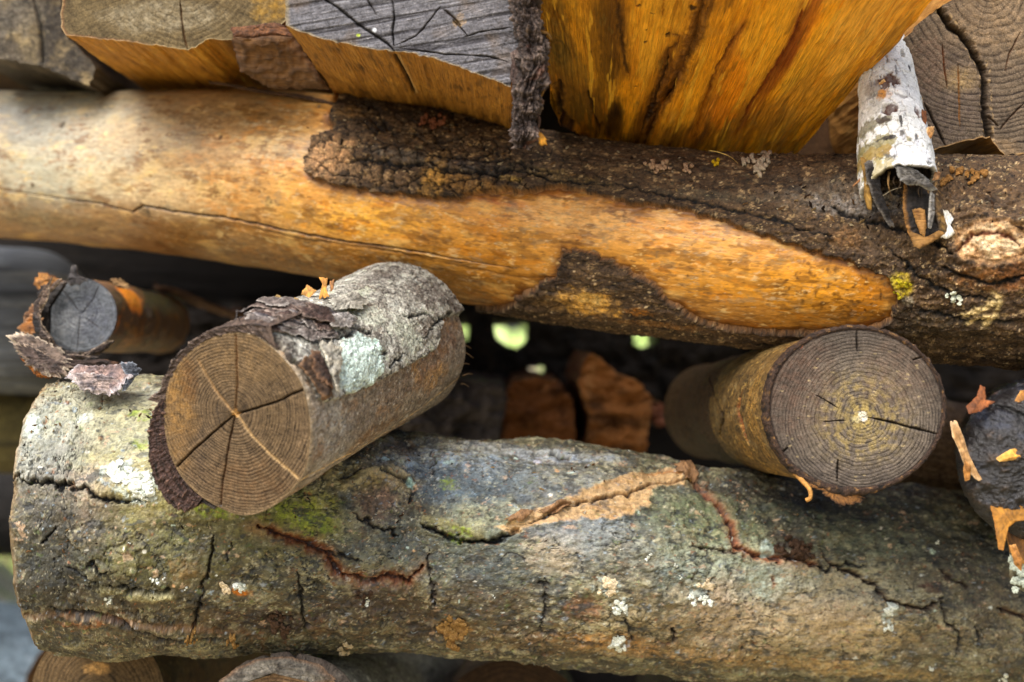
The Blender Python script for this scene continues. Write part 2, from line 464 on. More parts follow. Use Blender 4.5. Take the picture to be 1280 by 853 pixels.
def flake(name, parent, outline, posfn, thick=0.0012, curl=0.0, curldir=(0, 0, 1), cols=('#8a5a2a', '#4a3020'), mat=None, res=26, rag=0.06, seed=0, ridge=0.0, paint=None, arch=0.0, label=None, collect=None):
    """a loose plate or curl of bark or lichen: a closed thin solid over an outline"""
    o = np.array(outline, float); c = o.mean(0)
    m = res * 4
    q, t = resample(o, m)
    k = t / t[-1]
    rg = 1 + rag * (fbm(np.cos(k * 2 * np.pi) * 3.0 + seed, np.sin(k * 2 * np.pi) * 3.0, 5, seed, 0.8) * 1.3)
    rho = np.linspace(0, 1, res)
    if hasattr(posfn, 'prep'): posfn = posfn.prep(q)
    XY = c + (q - c)[None] * rg[None, :, None] * rho[:, None, None]
    pc, nc = posfn(c[0], c[1])
    Pm = np.zeros(XY.shape[:2] + (3,)); Nm = np.zeros_like(Pm)
    for i in range(XY.shape[0]):
        for j in range(XY.shape[1]):
            Pm[i, j], Nm[i, j] = posfn(XY[i, j, 0], XY[i, j, 1])
    span = np.linalg.norm(Pm - pc, axis=-1).max()
    cdv = unit(np.array(curldir, float))
    a = ((Pm - pc) @ cdv) / span
    Pm = Pm + Nm * (curl * a * np.abs(a) + arch * (1 - a * a))[..., None]
    U = (Pm - pc) @ np.array([1, 0, 0.]); V = (Pm - pc) @ np.array([0, 0, 1.]) 
    nz = fbm(U / 0.006, V / 0.006, 4, seed + 7)
    rid = fbm(U / 0.02, V / 0.0016, 3, seed + 8) if ridge else 0
    top = Pm + Nm * (thick * 0.5 * (1 - rho[:, None] ** 6) + thick * 0.4 * nz + ridge * rid)[..., None]
    bot = Pm - Nm * (thick * 0.5 * (1 - rho[:, None] ** 6))[..., None]
    P = np.concatenate([top, bot[::-1]], 0)
    UU = np.concatenate([U, U[::-1]], 0); VV = np.concatenate([V, V[::-1]], 0)
    N = np.zeros_like(P); s_ = np.ones(P.shape[:2])
    C = lin(cols[0]) * (1 + 0.0 * P)
    w = np.clip(0.5 + 0.9 * np.concatenate([nz, nz[::-1]], 0), 0, 1)[..., None]
    C = lin(cols[0]) * (1 - w) + lin(cols[1]) * w
    if len(cols) > 2:
        w = ss(0.75, 1.0, np.concatenate([rho, rho[::-1]]))[:, None, None] * 0.8
        C = C * (1 - w) + lin(cols[2]) * w
    if collect is not None:
        collect.append((P, C.astype(np.float32), UU, VV)); return
    me = grid_mesh(name, P, N, 0 * s_, C.astype(np.float32), 0 * s_ + 0.75, UU, VV, False)
    return part(name, me, mat or M_PEEL, parent, label)

def cluster(name, parent, mat, col):
    """one patch of crust: all its little lobes in one mesh"""
    if not col: return
    P, C, U, V = (np.concatenate([c[i] for c in col]) for i in range(4)); z = np.zeros(P.shape[:2])
    part(name, grid_mesh(name, P, np.zeros_like(P), z, C, z + .75, U, V, False, rows=col[0][0].shape[0]), mat, parent)

def plane_fn(px, py, Y, normal=(0, -1, 0)):
    p0 = P3(px, py, Y); n = unit(np.array(normal, float))
    return lambda x, y: (on_plane(x, y, p0, n), n)

def sheet_fn(s, lift=0.001):
    """lays plates on the surface: positions interpolated between the surface points near each outline"""
    def prep(q):
        x0, y0 = q.min(0) - 4; x1, y1 = q.max(0) + 4
        w = (s.X > x0) & (s.X < x1) & (s.Y > y0) & (s.Y < y1) & s.vis
        if w.sum() < 12: w = s.vis
        X = s.X[w]; Y = s.Y[w]; N = s.N[w]; P = s.P[w] + N * s.H[w][:, None]
        def f(x, y):
            d = (X - x) ** 2 + (Y - y) ** 2
            k = np.argpartition(d, 5)[:5]; g = 1 / (d[k] + 0.3); g = g / g.sum()
            n = (N[k] * g[:, None]).sum(0)
            return (P[k] * g[:, None]).sum(0) + n * lift, n
        return f
    def top(x, y): raise RuntimeError
    top.prep = prep
    return top

def twig(name, parent, pts, r, col, mat=None, m=8, n=None, seed=0, tip=0.3, label=None, rugged=0.0):
    """a thin stalk, splinter or stick through 3-D points"""
    n = n or 8 * len(pts)
    C = catmull(pts, n); T = unit(np.gradient(C, axis=0))
    ref = np.array([0.3, -0.9, 0.2]); e1 = unit(ref - (T @ ref)[:, None] * T); e2 = np.cross(T, e1)
    th = np.linspace(0, 2 * np.pi, m)
    t = np.linspace(0, 1, n)
    rr = r * (1 - (1 - tip) * t)[:, None] * np.ones(m)
    L = np.linalg.norm(np.diff(C, axis=0), axis=1).sum()
    if rugged:
        z = fbm(np.cos(th)[None] * 2.2 + t[:, None] * 0, t[:, None] * L / (r * 3) + np.sin(th)[None] * 2.2, 4, seed)
        rr = rr * (1 + rugged * z)
    rr[0] = rr[-1] = 1e-5
    P = C[:, None] + rr[..., None] * (np.cos(th)[None, :, None] * e1[:, None] + np.sin(th)[None, :, None] * e2[:, None])
    P[:, -1] = P[:, 0]
    U = np.repeat((t * L)[:, None], m, 1); V = np.repeat((th * r)[None], n, 0)
    Cc = np.zeros(P.shape, np.float32) + lin(col); Cc = Cc * (1 + 0.3 * fbm(U / 0.004, V / 0.002, 3, seed))[..., None]
    return part(name, grid_mesh(name, P, 0 * P, 0 * U, Cc, 0 * U + 0.8, U, V, True), mat or M_BARK, parent, label)
# ------------------------------------------------------------ the setting: ground, hedge beyond the pile
def build_ground():
    n = 160
    g = np.linspace(-1, 1, n); g = np.sign(g) * np.abs(g) ** 2.2 * 60
    X, Y = np.meshgrid(g, g + 2, indexing='ij')
    Z = 0.03 * fbm(X / 1.3, Y / 1.3, 3, 3) * ss(0, 2, np.hypot(X, Y - 1)) 
    P = np.stack([X, Y, Z], -1)
    s = Sheet(P, X, Y, inside=np.array([0, 0, -50.0]))
    s.C[:] = lin('#a8987a'); s.mix('#8a8458', ss(-0.1, 0.4, fbm(X / 0.5, Y / 0.5, 4, 9)))
    o = emit(s, "ground", material("dry_ground", bump=0.6, dist=0.02, fine=6, vary=0.3))
    o['kind'] = 'structure'; o['label'] = 'dry grassy ground under and around the wood pile'
build_ground()

def build_hedge():
    rng = np.random.default_rng(4)
    k = 16000
    c = np.stack([rng.uniform(-2.2, 2.4, k), rng.uniform(3.3, 4.6, k), rng.uniform(0.0, 2.3, k)], 1)
    keep = fbm(c[:, 0] / 0.35, c[:, 2] / 0.35 + c[:, 1], 2, 6) > -0.25
    c = c[keep]; k = len(c)
    a = unit(rng.normal(size=(k, 3))); b = unit(np.cross(a, rng.normal(size=(k, 3)))); l = rng.uniform(0.03, 0.06, (k, 1))
    q = np.stack([c - a * l, c + b * l * 0.45, c + a * l, c - b * l * 0.45], 1).reshape(-1, 3)
    f = np.arange(k * 4).reshape(k, 4)
    me = bpy.data.meshes.new("hedge"); me.from_pydata(q.tolist(), [], f.tolist())
    ca = me.color_attributes.new("Col", 'FLOAT_COLOR', 'POINT')
    col = lin('#e6f6b4') * (0.6 + 0.9 * rng.random((k, 1))); col = np.repeat(col, 4, 0)
    ca.data.foreach_set("color", np.concatenate([col, np.ones((k * 4, 1))], 1).astype(np.float32).ravel())
    m = bpy.data.materials.new("leaf_green"); m.use_nodes = True; t = m.node_tree
    b_ = t.nodes["Principled BSDF"]; at = t.nodes.new("ShaderNodeAttribute"); at.attribute_name = "Col"
    t.links.new(at.outputs['Color'], b_.inputs['Base Color']); b_.inputs['Roughness'].default_value = 0.5
    tr = t.nodes.new("ShaderNodeBsdfTranslucent"); mx = t.nodes.new("ShaderNodeMixShader"); mx.inputs[0].default_value = 0.5
    t.links.new(at.outputs['Color'], tr.inputs[0]); t.links.new(b_.outputs[0], mx.inputs[1]); t.links.new(tr.outputs[0], mx.inputs[2])
    t.links.new(mx.outputs[0], t.nodes["Material Output"].inputs[0])
    o = part("foliage", me, m); o['kind'] = 'stuff'; o['label'] = 'sunlit green foliage far behind the wood pile'
build_hedge()

def close_log(s, name, mat, parent, col='#3a2c20', col2='#6a4d30', first=True, last=True, label=None):
    """sawn ends of a round log"""
    for use, i, d in ((first, 0, -1), (last, -1, 1)):
        if not use: continue
        rho = np.linspace(0, 1, 40)
        c = s.center[i]; ring = s.P[i] + s.N[i] * s.H[i][:, None]
        P = c + (ring[None] - c) * rho[:, None, None]
        e = unit(ring[0] - c); g = np.cross(s.T[i], e)
        cap = Sheet(P, (P - c) @ e, (P - c) @ g, inside=c - s.T[i] * d)
        cap.N[:] = s.T[i] * d; cap.rho = np.repeat(rho[:, None], P.shape[1], 1); cap.r = np.hypot(cap.U, cap.V); cap.phi = np.arctan2(cap.V, cap.U); cap.fade = ss(1, .95, cap.rho)
        fn = np.cross(P[-1, 0] - P[-2, 0], P[-1, 1] - P[-1, 0]); cap.flip = np.dot(fn, cap.N[0, 0]) < 0
        rings_of(cap, 0.003, col, col2, seed=4)
        emit(cap, name, mat, parent, label=label)

def seamfade(s):
    t = ss(1.0, 0.93, np.abs(s.th) / np.pi)
    s.H *= t

# ------------------------------------------------------------ the long half peeled log across the top
def build_upper():
    s = round_log([(-170, 198, 1.29, 86), (0, 206, 1.22, 91), (200, 215, 1.15, 101), (400, 232, 1.09, 114), (640, 277, 1.03, 111),
                   (900, 312, .98, 112), (1120, 322, .95, 120), (1280, 328, .92, 123), (1500, 340, .88, 128)], n=1050, m=480, wob=0.035, seed=12)
    T = thing("peeled_log", "long horizontal log, peeled smooth and orange on the left, dark cracked bark on the right", "log",
              s.center[len(s.center)//2])
    # bare wood
    g = s.U / s.U.max()
    a = s.at((0, 206))[0]; b = s.at((560, 260))[0]; e = s.at((1120, 350))[0]
    s.C[:] = lin('#b08c58')
    s.mix('#8f8c80', ss(b, a, s.U + 0.05 * s.n(0.06, o=4, seed=3)) * (0.85 + 0.3 * s.n(0.05, seed=5)))
    s.mix('#c98a38', ss(a + 0.1, b, s.U + 0.06 * s.n(0.07, 0.03, seed=6)) * 0.8)
    s.mix('#a87638', ss(-0.01, -0.05, s.V + 0.02 * s.n(0.08, 0.03, seed=7)) * 0.6)
    for x, y, rx, ry, c, k in [(60, 150, 130, 30, '#8f9092', .7), (20, 230, 60, 60, '#8a8a84', .6), (330, 185, 90, 24, '#c4b596', .6), (240, 230, 60, 30, '#d6b98a', .5), (160, 170, 50, 18, '#cfa05a', .55),
                               (300, 150, 110, 22, '#7d6348', .7), (60, 210, 90, 26, '#c6bfa8', .6), (140, 225, 60, 24, '#cdb68e', .6), (70, 275, 90, 16, '#7a6a46', .6), (200, 300, 110, 14, '#8a6a38', .6), (60, 190, 120, 60, '#a09c90', .7), (160, 160, 90, 26, '#9c9078', .6), (350, 170, 50, 30, '#9c8464', .6), (620, 355, 70, 10, '#6a4420', .6), (350, 325, 140, 10, '#7a5226', .6), (860, 400, 120, 12, '#8a4c14', .6), (1090, 360, 30, 30, '#b06c1c', .5),
                               (280, 215, 40, 45, '#c9893c', .3), (420, 275, 60, 18, '#d8a03a', .6), (480, 270, 60, 22, '#e0a844', .6), (560, 290, 70, 18, '#cc8e3c', .5),
                               (700, 265, 70, 24, '#dcae74', .7), (820, 285, 90, 26, '#d9a868', .6), (900, 310, 90, 24, '#dba55c', .5), (960, 360, 90, 26, '#d8921e', .55), (1040, 350, 60, 26, '#cf8e2e', .6), (1080, 390, 50, 20, '#b87a2c', .6),
                               (620, 330, 60, 18, '#b77a30', .5), (500, 335, 120, 14, '#96622a', .6), (740, 240, 40, 8, '#9a5a2c', .5), (620, 252, 40, 5, '#b04c24', .6), (700, 243, 50, 5, '#a8441e', .5)]:
        s.dab(x, y, rx, ry, c, k, rough=.8, scale=.03, soft=.6, seed=int(x))
    s.mix('#7b5a34', ss(0.15, 0.55, s.n(0.03, 0.012, 5, 21, .6)) * .45)
    s.mix('#e0c79a', ss(0.2, 0.6, s.n(0.02, 0.008, 5, 22, .6)) * .35)
    gr = ss(s.at((120, 206))[0], s.at((420, 230))[0], s.U + .03 * s.n(.05, seed=299))
    keep = s.C.copy()
    s.mosaic([('#8c5c24', .05, .018, .12, .5), ('#c87c20', .04, .016, .16, .45), ('#8a6a40', .03, .012, .2, .4), ('#ecd09c', .02, .008, .28, .3), ('#6e5230', .012, .005, .36, .35), ('#caa878', .006, .004, .33, .35), ('#4c3620', .004, .003, .46, .5)], 300)
    s.C = keep + (s.C - keep) * (0.12 + .88 * gr)[..., None]
    s.mosaic([('#8a7e68', .02, .010, .2, .35), ('#6c6456', .008, .005, .36, .4), ('#c8bea4', .012, .007, .3, .35)], 350)
    s.mul(1 + 0.16 * s.n(0.012, 0.0022, 4, 23) + 0.12 * s.n(0.003, 0.003, 4, 24))
    s.mix('#5a4028', ss(0.35, 0.7, s.n(0.0035, o=3, seed=25)) * ss(0.0, 0.3, s.n(0.03, o=2, seed=26)) * .6)
    # dark flecks near the right end of the bare patch
    s.mix('#4a2a12', ss(0.1, .5, s.n(0.004, o=3, seed=27)) * s.blob(1060, 360, 90, 40, rough=.4) * .6)
    s.R[:] = 0.50 + 0.12 * s.n(0.02, seed=30)
    s.H += 0.0010 * s.n(0.05, 0.02, 4, 31) + 0.00025 * s.n(0.01, 0.0025, 3, 32)
    s.H += 0.0035 * s.blob(205, 262, 60, 20, rough=.3, soft=.9) 
    s.crack([(-20, 235), (60, 246), (120, 254), (168, 264), (182, 256), (196, 259), (230, 264), (300, 276), (350, 287), (400, 297), (430, 303), (500, 311), (560, 322), (640, 336)],
            w=.0007, depth=.003, col='#2a1c10', warp=.35, jag=.3)
    s.crack([(300, 281), (380, 300), (470, 312), (600, 332)], w=.0009, depth=.0006, col='#6a4420', warp=.5, k=.6)
    s.crack([(420, 300), (520, 322), (640, 345), (720, 352)], w=.0012, depth=.0004, col='#7a4e22', warp=.8, k=.6)
    s.dab(185, 263, 9, 6, '#3a2a1a', .7, rough=.3)
    for x, y, r in [(78, 156, 4), (80, 123, 3), (275, 172, 3), (335, 252, 5), (40, 231, 3), (230, 420, 3)]:
        s.dab(x, y, r, r * 1.2, '#4e3d28', .8, rough=.5, scale=.003)
    s.dab(142, 149, 9, 8, '#c4ac80', .5, rough=.6); s.dab(338, 258, 9, 9, '#c8a468', .6, rough=.3)
    for (x, y) in [(860, 345), (905, 300), (1010, 330), (820, 262)]:
        s.dab(x, y, 2, 2, '#5c3a1c', .7)
    # where the bark sits
    R = s.rad
    barkpts = [(395, 178, .0), (383, 197), (384, 214), (400, 228), (450, 240), (525, 248), (560, 253), (600, 243), (653, 241), (706, 236), (759, 248), (802, 261),
               (839, 259), (897, 276), (940, 291), (1004, 313), (1067, 330), (1110, 349), (1122, 366), (1115, 392), (1094, 407), (1040, 413), (972, 413), (905, 405), (876, 398), (839, 375),
               (812, 350), (759, 322), (722, 311), (703, 312), (700, 330), (692, 346), (653, 366), (632, 382), (590, 378, -.012), (560, 372, -.05), (1280, 450, -.10), (1500, 450, -.10), (1500, 220, .12), (1280, 210, .12), (640, 170, .12), (500, 140, .12), (408, 128, .05), (410, 150), (418, 165)]
    d = s.poly(barkpts, warp=1.1)
    d = d + 0.0012 * s.n(0.004, o=3, seed=41)
    inside = ss(0.0004, -0.0012, d)
    # reddish inner bark along the upper edge of the bare wood
    s.mix('#7c4424', np.exp(-((d - 0.001) / 0.0035) ** 2) * (d > -0.001) * ss(0.1, .6, .3 + s.n(0.03, seed=42)) * .6)
    s.mix('#4a3220', np.exp(-(d / 0.0010) ** 2) * .6)
    s.H -= 0.0008 * np.exp(-(d / 0.003) ** 2)
    st = np.exp(-np.maximum(d, 0) / .010) * ss(-.35, .3, s.n(.03, .015, 4, 43, .65)); s.mix('#94561c', st * .35)
    s.mix('#5c3410', ss(.1, .5, s.n(.022, .010, 5, 44, .7)) * ss(.2, .8, gr) * .45)
    s.mix('#f0cc84', ss(.1, .5, s.n(.04, .02, 4, 45, .6)) * .3)
    s.mosaic([('#7a4a18', .035, .014, .2, .45), ('#5c3612', .014, .006, .36, .5), ('#f2d294', .022, .010, .34, .45), ('#a8702c', .009, .005, .30, .45)], 1900)
    s.punch(1.55, 1.05, (.95, .94, .86)); s.R -= .10
    seamfade(s)
    emit(s, "bare_wood", M_BARE, T)
    close_log(s, "sawn_end", M_END, T)
    # bark as a layer of its own on top
    k = Sheet(s.P, s.U, s.V); k.N, k.flip, k.vis = s.N, s.flip, s.vis; k.th = s.th
    up = ss(0.0, 0.03, s.V)
    f1, f2, cid = k.cells(0.0115, 0.0090, 5, 0.55); edge = f2 - f1
    g1, g2, gid = k.cells(0.0045, 0.0055, 8, 1.3); e2 = g2 - g1
    left = ss(s.at((760, 230))[0], s.at((640, 230))[0], s.U + 0.02 * s.n(.03, seed=50))
    thick = 0.0050 + 0.002 * ss(s.at((560, 200))[0], s.at((430, 200))[0], s.U) + 0.002 * s.n(0.03, 0.012, 4, 51) + 0.004 * s.blob(520, 212, 140, 26, rough=.5, soft=.8) + 0.006 * s.blob(1240, 305, 62, 40, rough=.3, soft=.8)
    relief = 0.0020 * s.n(0.02, 0.008, 5, 52, .65) + 0.0014 * s.n(0.005, .0035, o=4, seed=53, gain=.7)
    right = s.blob(1150, 290, 190, 110, rough=.4, soft=.6)
    rid = s.n(0.016, 0.009, 4, 54, ridged=True, warp=1.5)
    relief = relief + right * 0.0022 * rid
    cr = ss(0.09, 0.03, edge) * (0.35 + 0.9 * left) + 0.6 * ss(0.09, 0.02, e2) * left * ss(-.2, .3, s.n(0.02, seed=55))
    lowedge = ss(-0.014, 0.0, d)
    in2 = ss(-.0006, -.0014, d + .0016 * s.n(.006, o=4, seed=46, gain=.7)); prof = inside * .28 + .72 * in2 * inside
    k.H = (-0.0012 + prof * (thick + relief * (1 - .35 * left) - 0.0018 * cr)).astype(np.float32)
    k.C[:] = lin('#5a4632')
    k.mix('#3a2c20', ss(0, .5, s.n(0.03, 0.014, 5, 56, .6)) * .8)
    k.mix('#7a6244', ss(0.1, .5, s.n(0.016, 0.007, 5, 57, .65)) * .7)
    k.mix('#9a7a4c', ss(0.25, .6, s.n(0.007, 0.004, 5, 58, .7)) * .55)
    k.mix('#1c1612', ss(0.25, .7, s.n(0.012, o=5, seed=59)) * .6)
    k.mosaic([('#6c5438', .02, .010, .15, .6), ('#2c241c', .016, .009, .24, .7), ('#a08660', .008, .006, .22, .65), ('#c0a880', .005, .004, .32, .65), ('#141010', .006, .004, .34, .7), ('#5c6048', .012, .008, .36, .4)], 400)
    k.mul(0.75 + 0.5 * cid * left + .25 * (1 - left))
    for x, y, rx, ry, c, q in [(420, 200, 28, 22, '#a88058', .85), (400, 205, 14, 16, '#b89068', .7), (470, 222, 40, 10, '#8a6c4c', .7), (545, 225, 16, 26, '#c29248', .75), (590, 236, 60, 9, '#a67a40', .8), (520, 205, 60, 8, '#6a6258', .7), (600, 215, 40, 9, '#54504e', .8), (650, 215, 40, 8, '#5a5248', .6),
                               (440, 150, 24, 12, '#8c6a3a', .6), (470, 165, 28, 12, '#17110d', .8), (500, 150, 60, 12, '#261c14', .7), (700, 225, 60, 8, '#7a643c', .7), (640, 228, 18, 4, '#b8954a', .7), (900, 250, 70, 8, '#5a5444', .5),
                               (1060, 250, 90, 26, '#6c6458', .7), (1080, 262, 60, 14, '#8a8886', .55), (1100, 300, 60, 24, '#5c4c3c', .6), (1060, 300, 20, 12, '#8a6238', .6), (1200, 240, 70, 18, '#5c4226', .6),
                               (1240, 345, 40, 14, '#94602e', .6), (1270, 345, 16, 16, '#8c5a34', .7), (1150, 400, 90, 20, '#4a4232', .6), (1190, 420, 100, 20, '#54401f', .5), (1030, 425, 60, 8, '#5a4a26', .5),
                               (735, 375, 34, 20, '#d4a04e', .85), (740, 370, 16, 10, '#e6bf74', .7), (800, 385, 14, 8, '#c07a24', .7), (690, 375, 40, 12, '#7a5a2c', .6), (820, 400, 60, 7, '#8a5c26', .6), (700, 340, 16, 20, '#33221a', .6), (1130, 355, 12, 12, '#c8b02a', .8), (1120, 348, 10, 8, '#dcc830', .6), (1135, 372, 8, 6, '#b8b09a', .7),
                               (1080, 225, 40, 8, '#2c2620', .6), (860, 215, 60, 10, '#3c2f24', .5), (960, 235, 60, 12, '#33291f', .6)]:
        k.dab(x, y, rx, ry, c, q, rough=.9, scale=.008, soft=.4, seed=int(x + y))
    k.mix('#120d0a', np.clip(cr, 0, 1) * .75 * in2)
    k.mix('#8a6038', (1 - in2) * .8)
    k.mix('#33241a', lowedge * inside * .35)
    # long furrows
    for pts, w, dp in [([(440, 203), (470, 208), (500, 213), (540, 210), (570, 222), (620, 222), (660, 215), (690, 222)], .0012, .003), ([(600, 215), (650, 219), (700, 230), (760, 235)], .0009, .002),
                       ([(520, 200), (600, 206), (660, 208)], .0008, .0015), ([(1040, 262), (1060, 276), (1100, 283), (1160, 300), (1190, 320)], .0016, .003), ([(760, 232), (830, 246), (900, 262), (960, 276), (1040, 300)], .001, .002),
                       ([(1180, 330), (1210, 345), (1250, 352), (1290, 340)], .0014, .003), ([(1110, 310), (1150, 345), (1190, 365), (1250, 372)], .0012, .002), ([(560, 130), (566, 150), (572, 170)], .001, .002), ([(583, 118), (586, 160)], .0007, .001),
                       ([(470, 195), (462, 215), (455, 236)], .0006, .0016), ([(545, 208), (548, 228), (545, 246)], .0006, .0016), ([(604, 210), (606, 226), (602, 242)], .0006, .0016), ([(632, 190), (633, 207)], .0006, .0012), ([(1150, 380), (1200, 395), (1280, 398)], .0016, .002), ([(900, 420), (1000, 428), (1100, 425)], .001, .0015)]:
        k.crack(pts, w, dp, '#0f0b09', warp=1.2, jag=.8)
    # knot at the right
    u0, v0, kk = s.at((1240, 306)); z = s.P[kk][1] / F
    a = (s.U - u0) / (50 * z); b = (s.V - v0) / (26 * z); rr = np.hypot(a, b) + .3 * s.n(.012, seed=60, gain=.65)
    sw = .5 + .5 * np.sin(rr * 17 + 2 * s.n(.008, seed=61))
    km = ss(1.05, .8, rr) * (.55 + .45 * ss(-.3, .2, s.n(.006, o=4, seed=64, gain=.7)))
    k.mix('#a88258', km * .85); k.mix('#6c4c30', km * sw * .5); k.mix('#cdb896', ss(.05, .5, s.n(.01, .006, 4, 62) + .3) * km * .8 * ss(.9, .5, rr)); k.H -= 0.0014 * km * sw; k.H += .002 * np.exp(-((rr - 1.05) / .14) ** 2)
    k.crack([(1195, 315), (1215, 300), (1240, 296), (1262, 300), (1275, 310)], .0012, .002, '#5a2c14', warp=.8)
    # pale torn fibres lower right
    for pts in [[(1205, 388), (1225, 382), (1245, 372)], [(1210, 398), (1235, 390)], [(1245, 365), (1250, 380)], [(1230, 402), (1245, 388)]]:
        dd = k.dist(pts, 1.2); k.mix('#c9b07a', np.exp(-(dd / .0016) ** 2) * .85); k.H += .0012 * np.exp(-(dd / .0016) ** 2)
    for (x, y) in [(485, 192), (478, 200), (608, 200), (565, 237), (640, 210), (602, 190), (622, 196)]:
        m = s.blob(x, y, 2.2, 2.2, rough=.2, soft=.3); k.mix('#0a0706', m); k.H -= .0015 * m
    t = ss(1.0, 0.93, np.abs(s.th) / np.pi); k.H = k.H * t
    k.punch(1.4, 1.05)
    k.R[:] = 0.66
    k.H += (.0016 * k.n(.009, .006, 4, 66, ridged=True) * inside * (.4 + right)).astype(np.float32)
    KB = emit(k, "bark", M_BARK, T, mask=(d < 0.002))
    # crumbs and crusts sitting in the bark
    def crust(spots, name, cols, r, seed, lift=.0, mat=M_LICHEN, thick=.0022, src=k):
        rng = random.Random(seed)
        spots = [(x + rng.uniform(-1, 1) * r * .9, y + rng.uniform(-1, 1) * r * .7) for (x, y) in spots for _ in range(6)]; r = r * .42
        cc = []
        for (x, y) in spots:
            q = [(x + r * (0.7 + .6 * rng.random()) * math.cos(t) , y + r * .8 * (0.7 + .6 * rng.random()) * math.sin(t)) for t in np.linspace(0, 6.28, 9)[:-1]]
            flake(name, T, q, sheet_fn(src, lift + .0008), thick, cols=cols, mat=mat, res=9, rag=.5, seed=seed + int(x), arch=.0008, collect=cc)
        cluster(name, KB, mat, cc)
    crust([(532, 160), (541, 163), (552, 158)], "bark_crumb", ('#9a6448', '#6a4030'), 7, 3)
    crust([(812, 214), (822, 219), (832, 215), (860, 218)], "lichen", ('#c9a888', '#8a6a4a'), 6, 5)
    crust([(935, 210), (946, 215), (955, 213), (950, 224), (960, 206)], "lichen", ('#d0b79a', '#98907a'), 7, 9)
    crust([(896, 213)], "lichen", ('#d8b41c', '#a8861c'), 5, 12)
    crust([(1188, 367), (1196, 370)], "lichen", ('#dcdcc8', '#a8b09a'), 7, 15)
    crust([(1126, 350), (1136, 354), (1122, 364)], "lichen", ('#d6c62a', '#8c7c1c'), 5, 19)
    crust([(1195, 228), (1212, 232), (1225, 226), (1185, 236)], "bark_crumb", ('#b8864a', '#5e4020'), 8, 22)
    return s, k, T
UPS, UPK, UPT = build_upper()

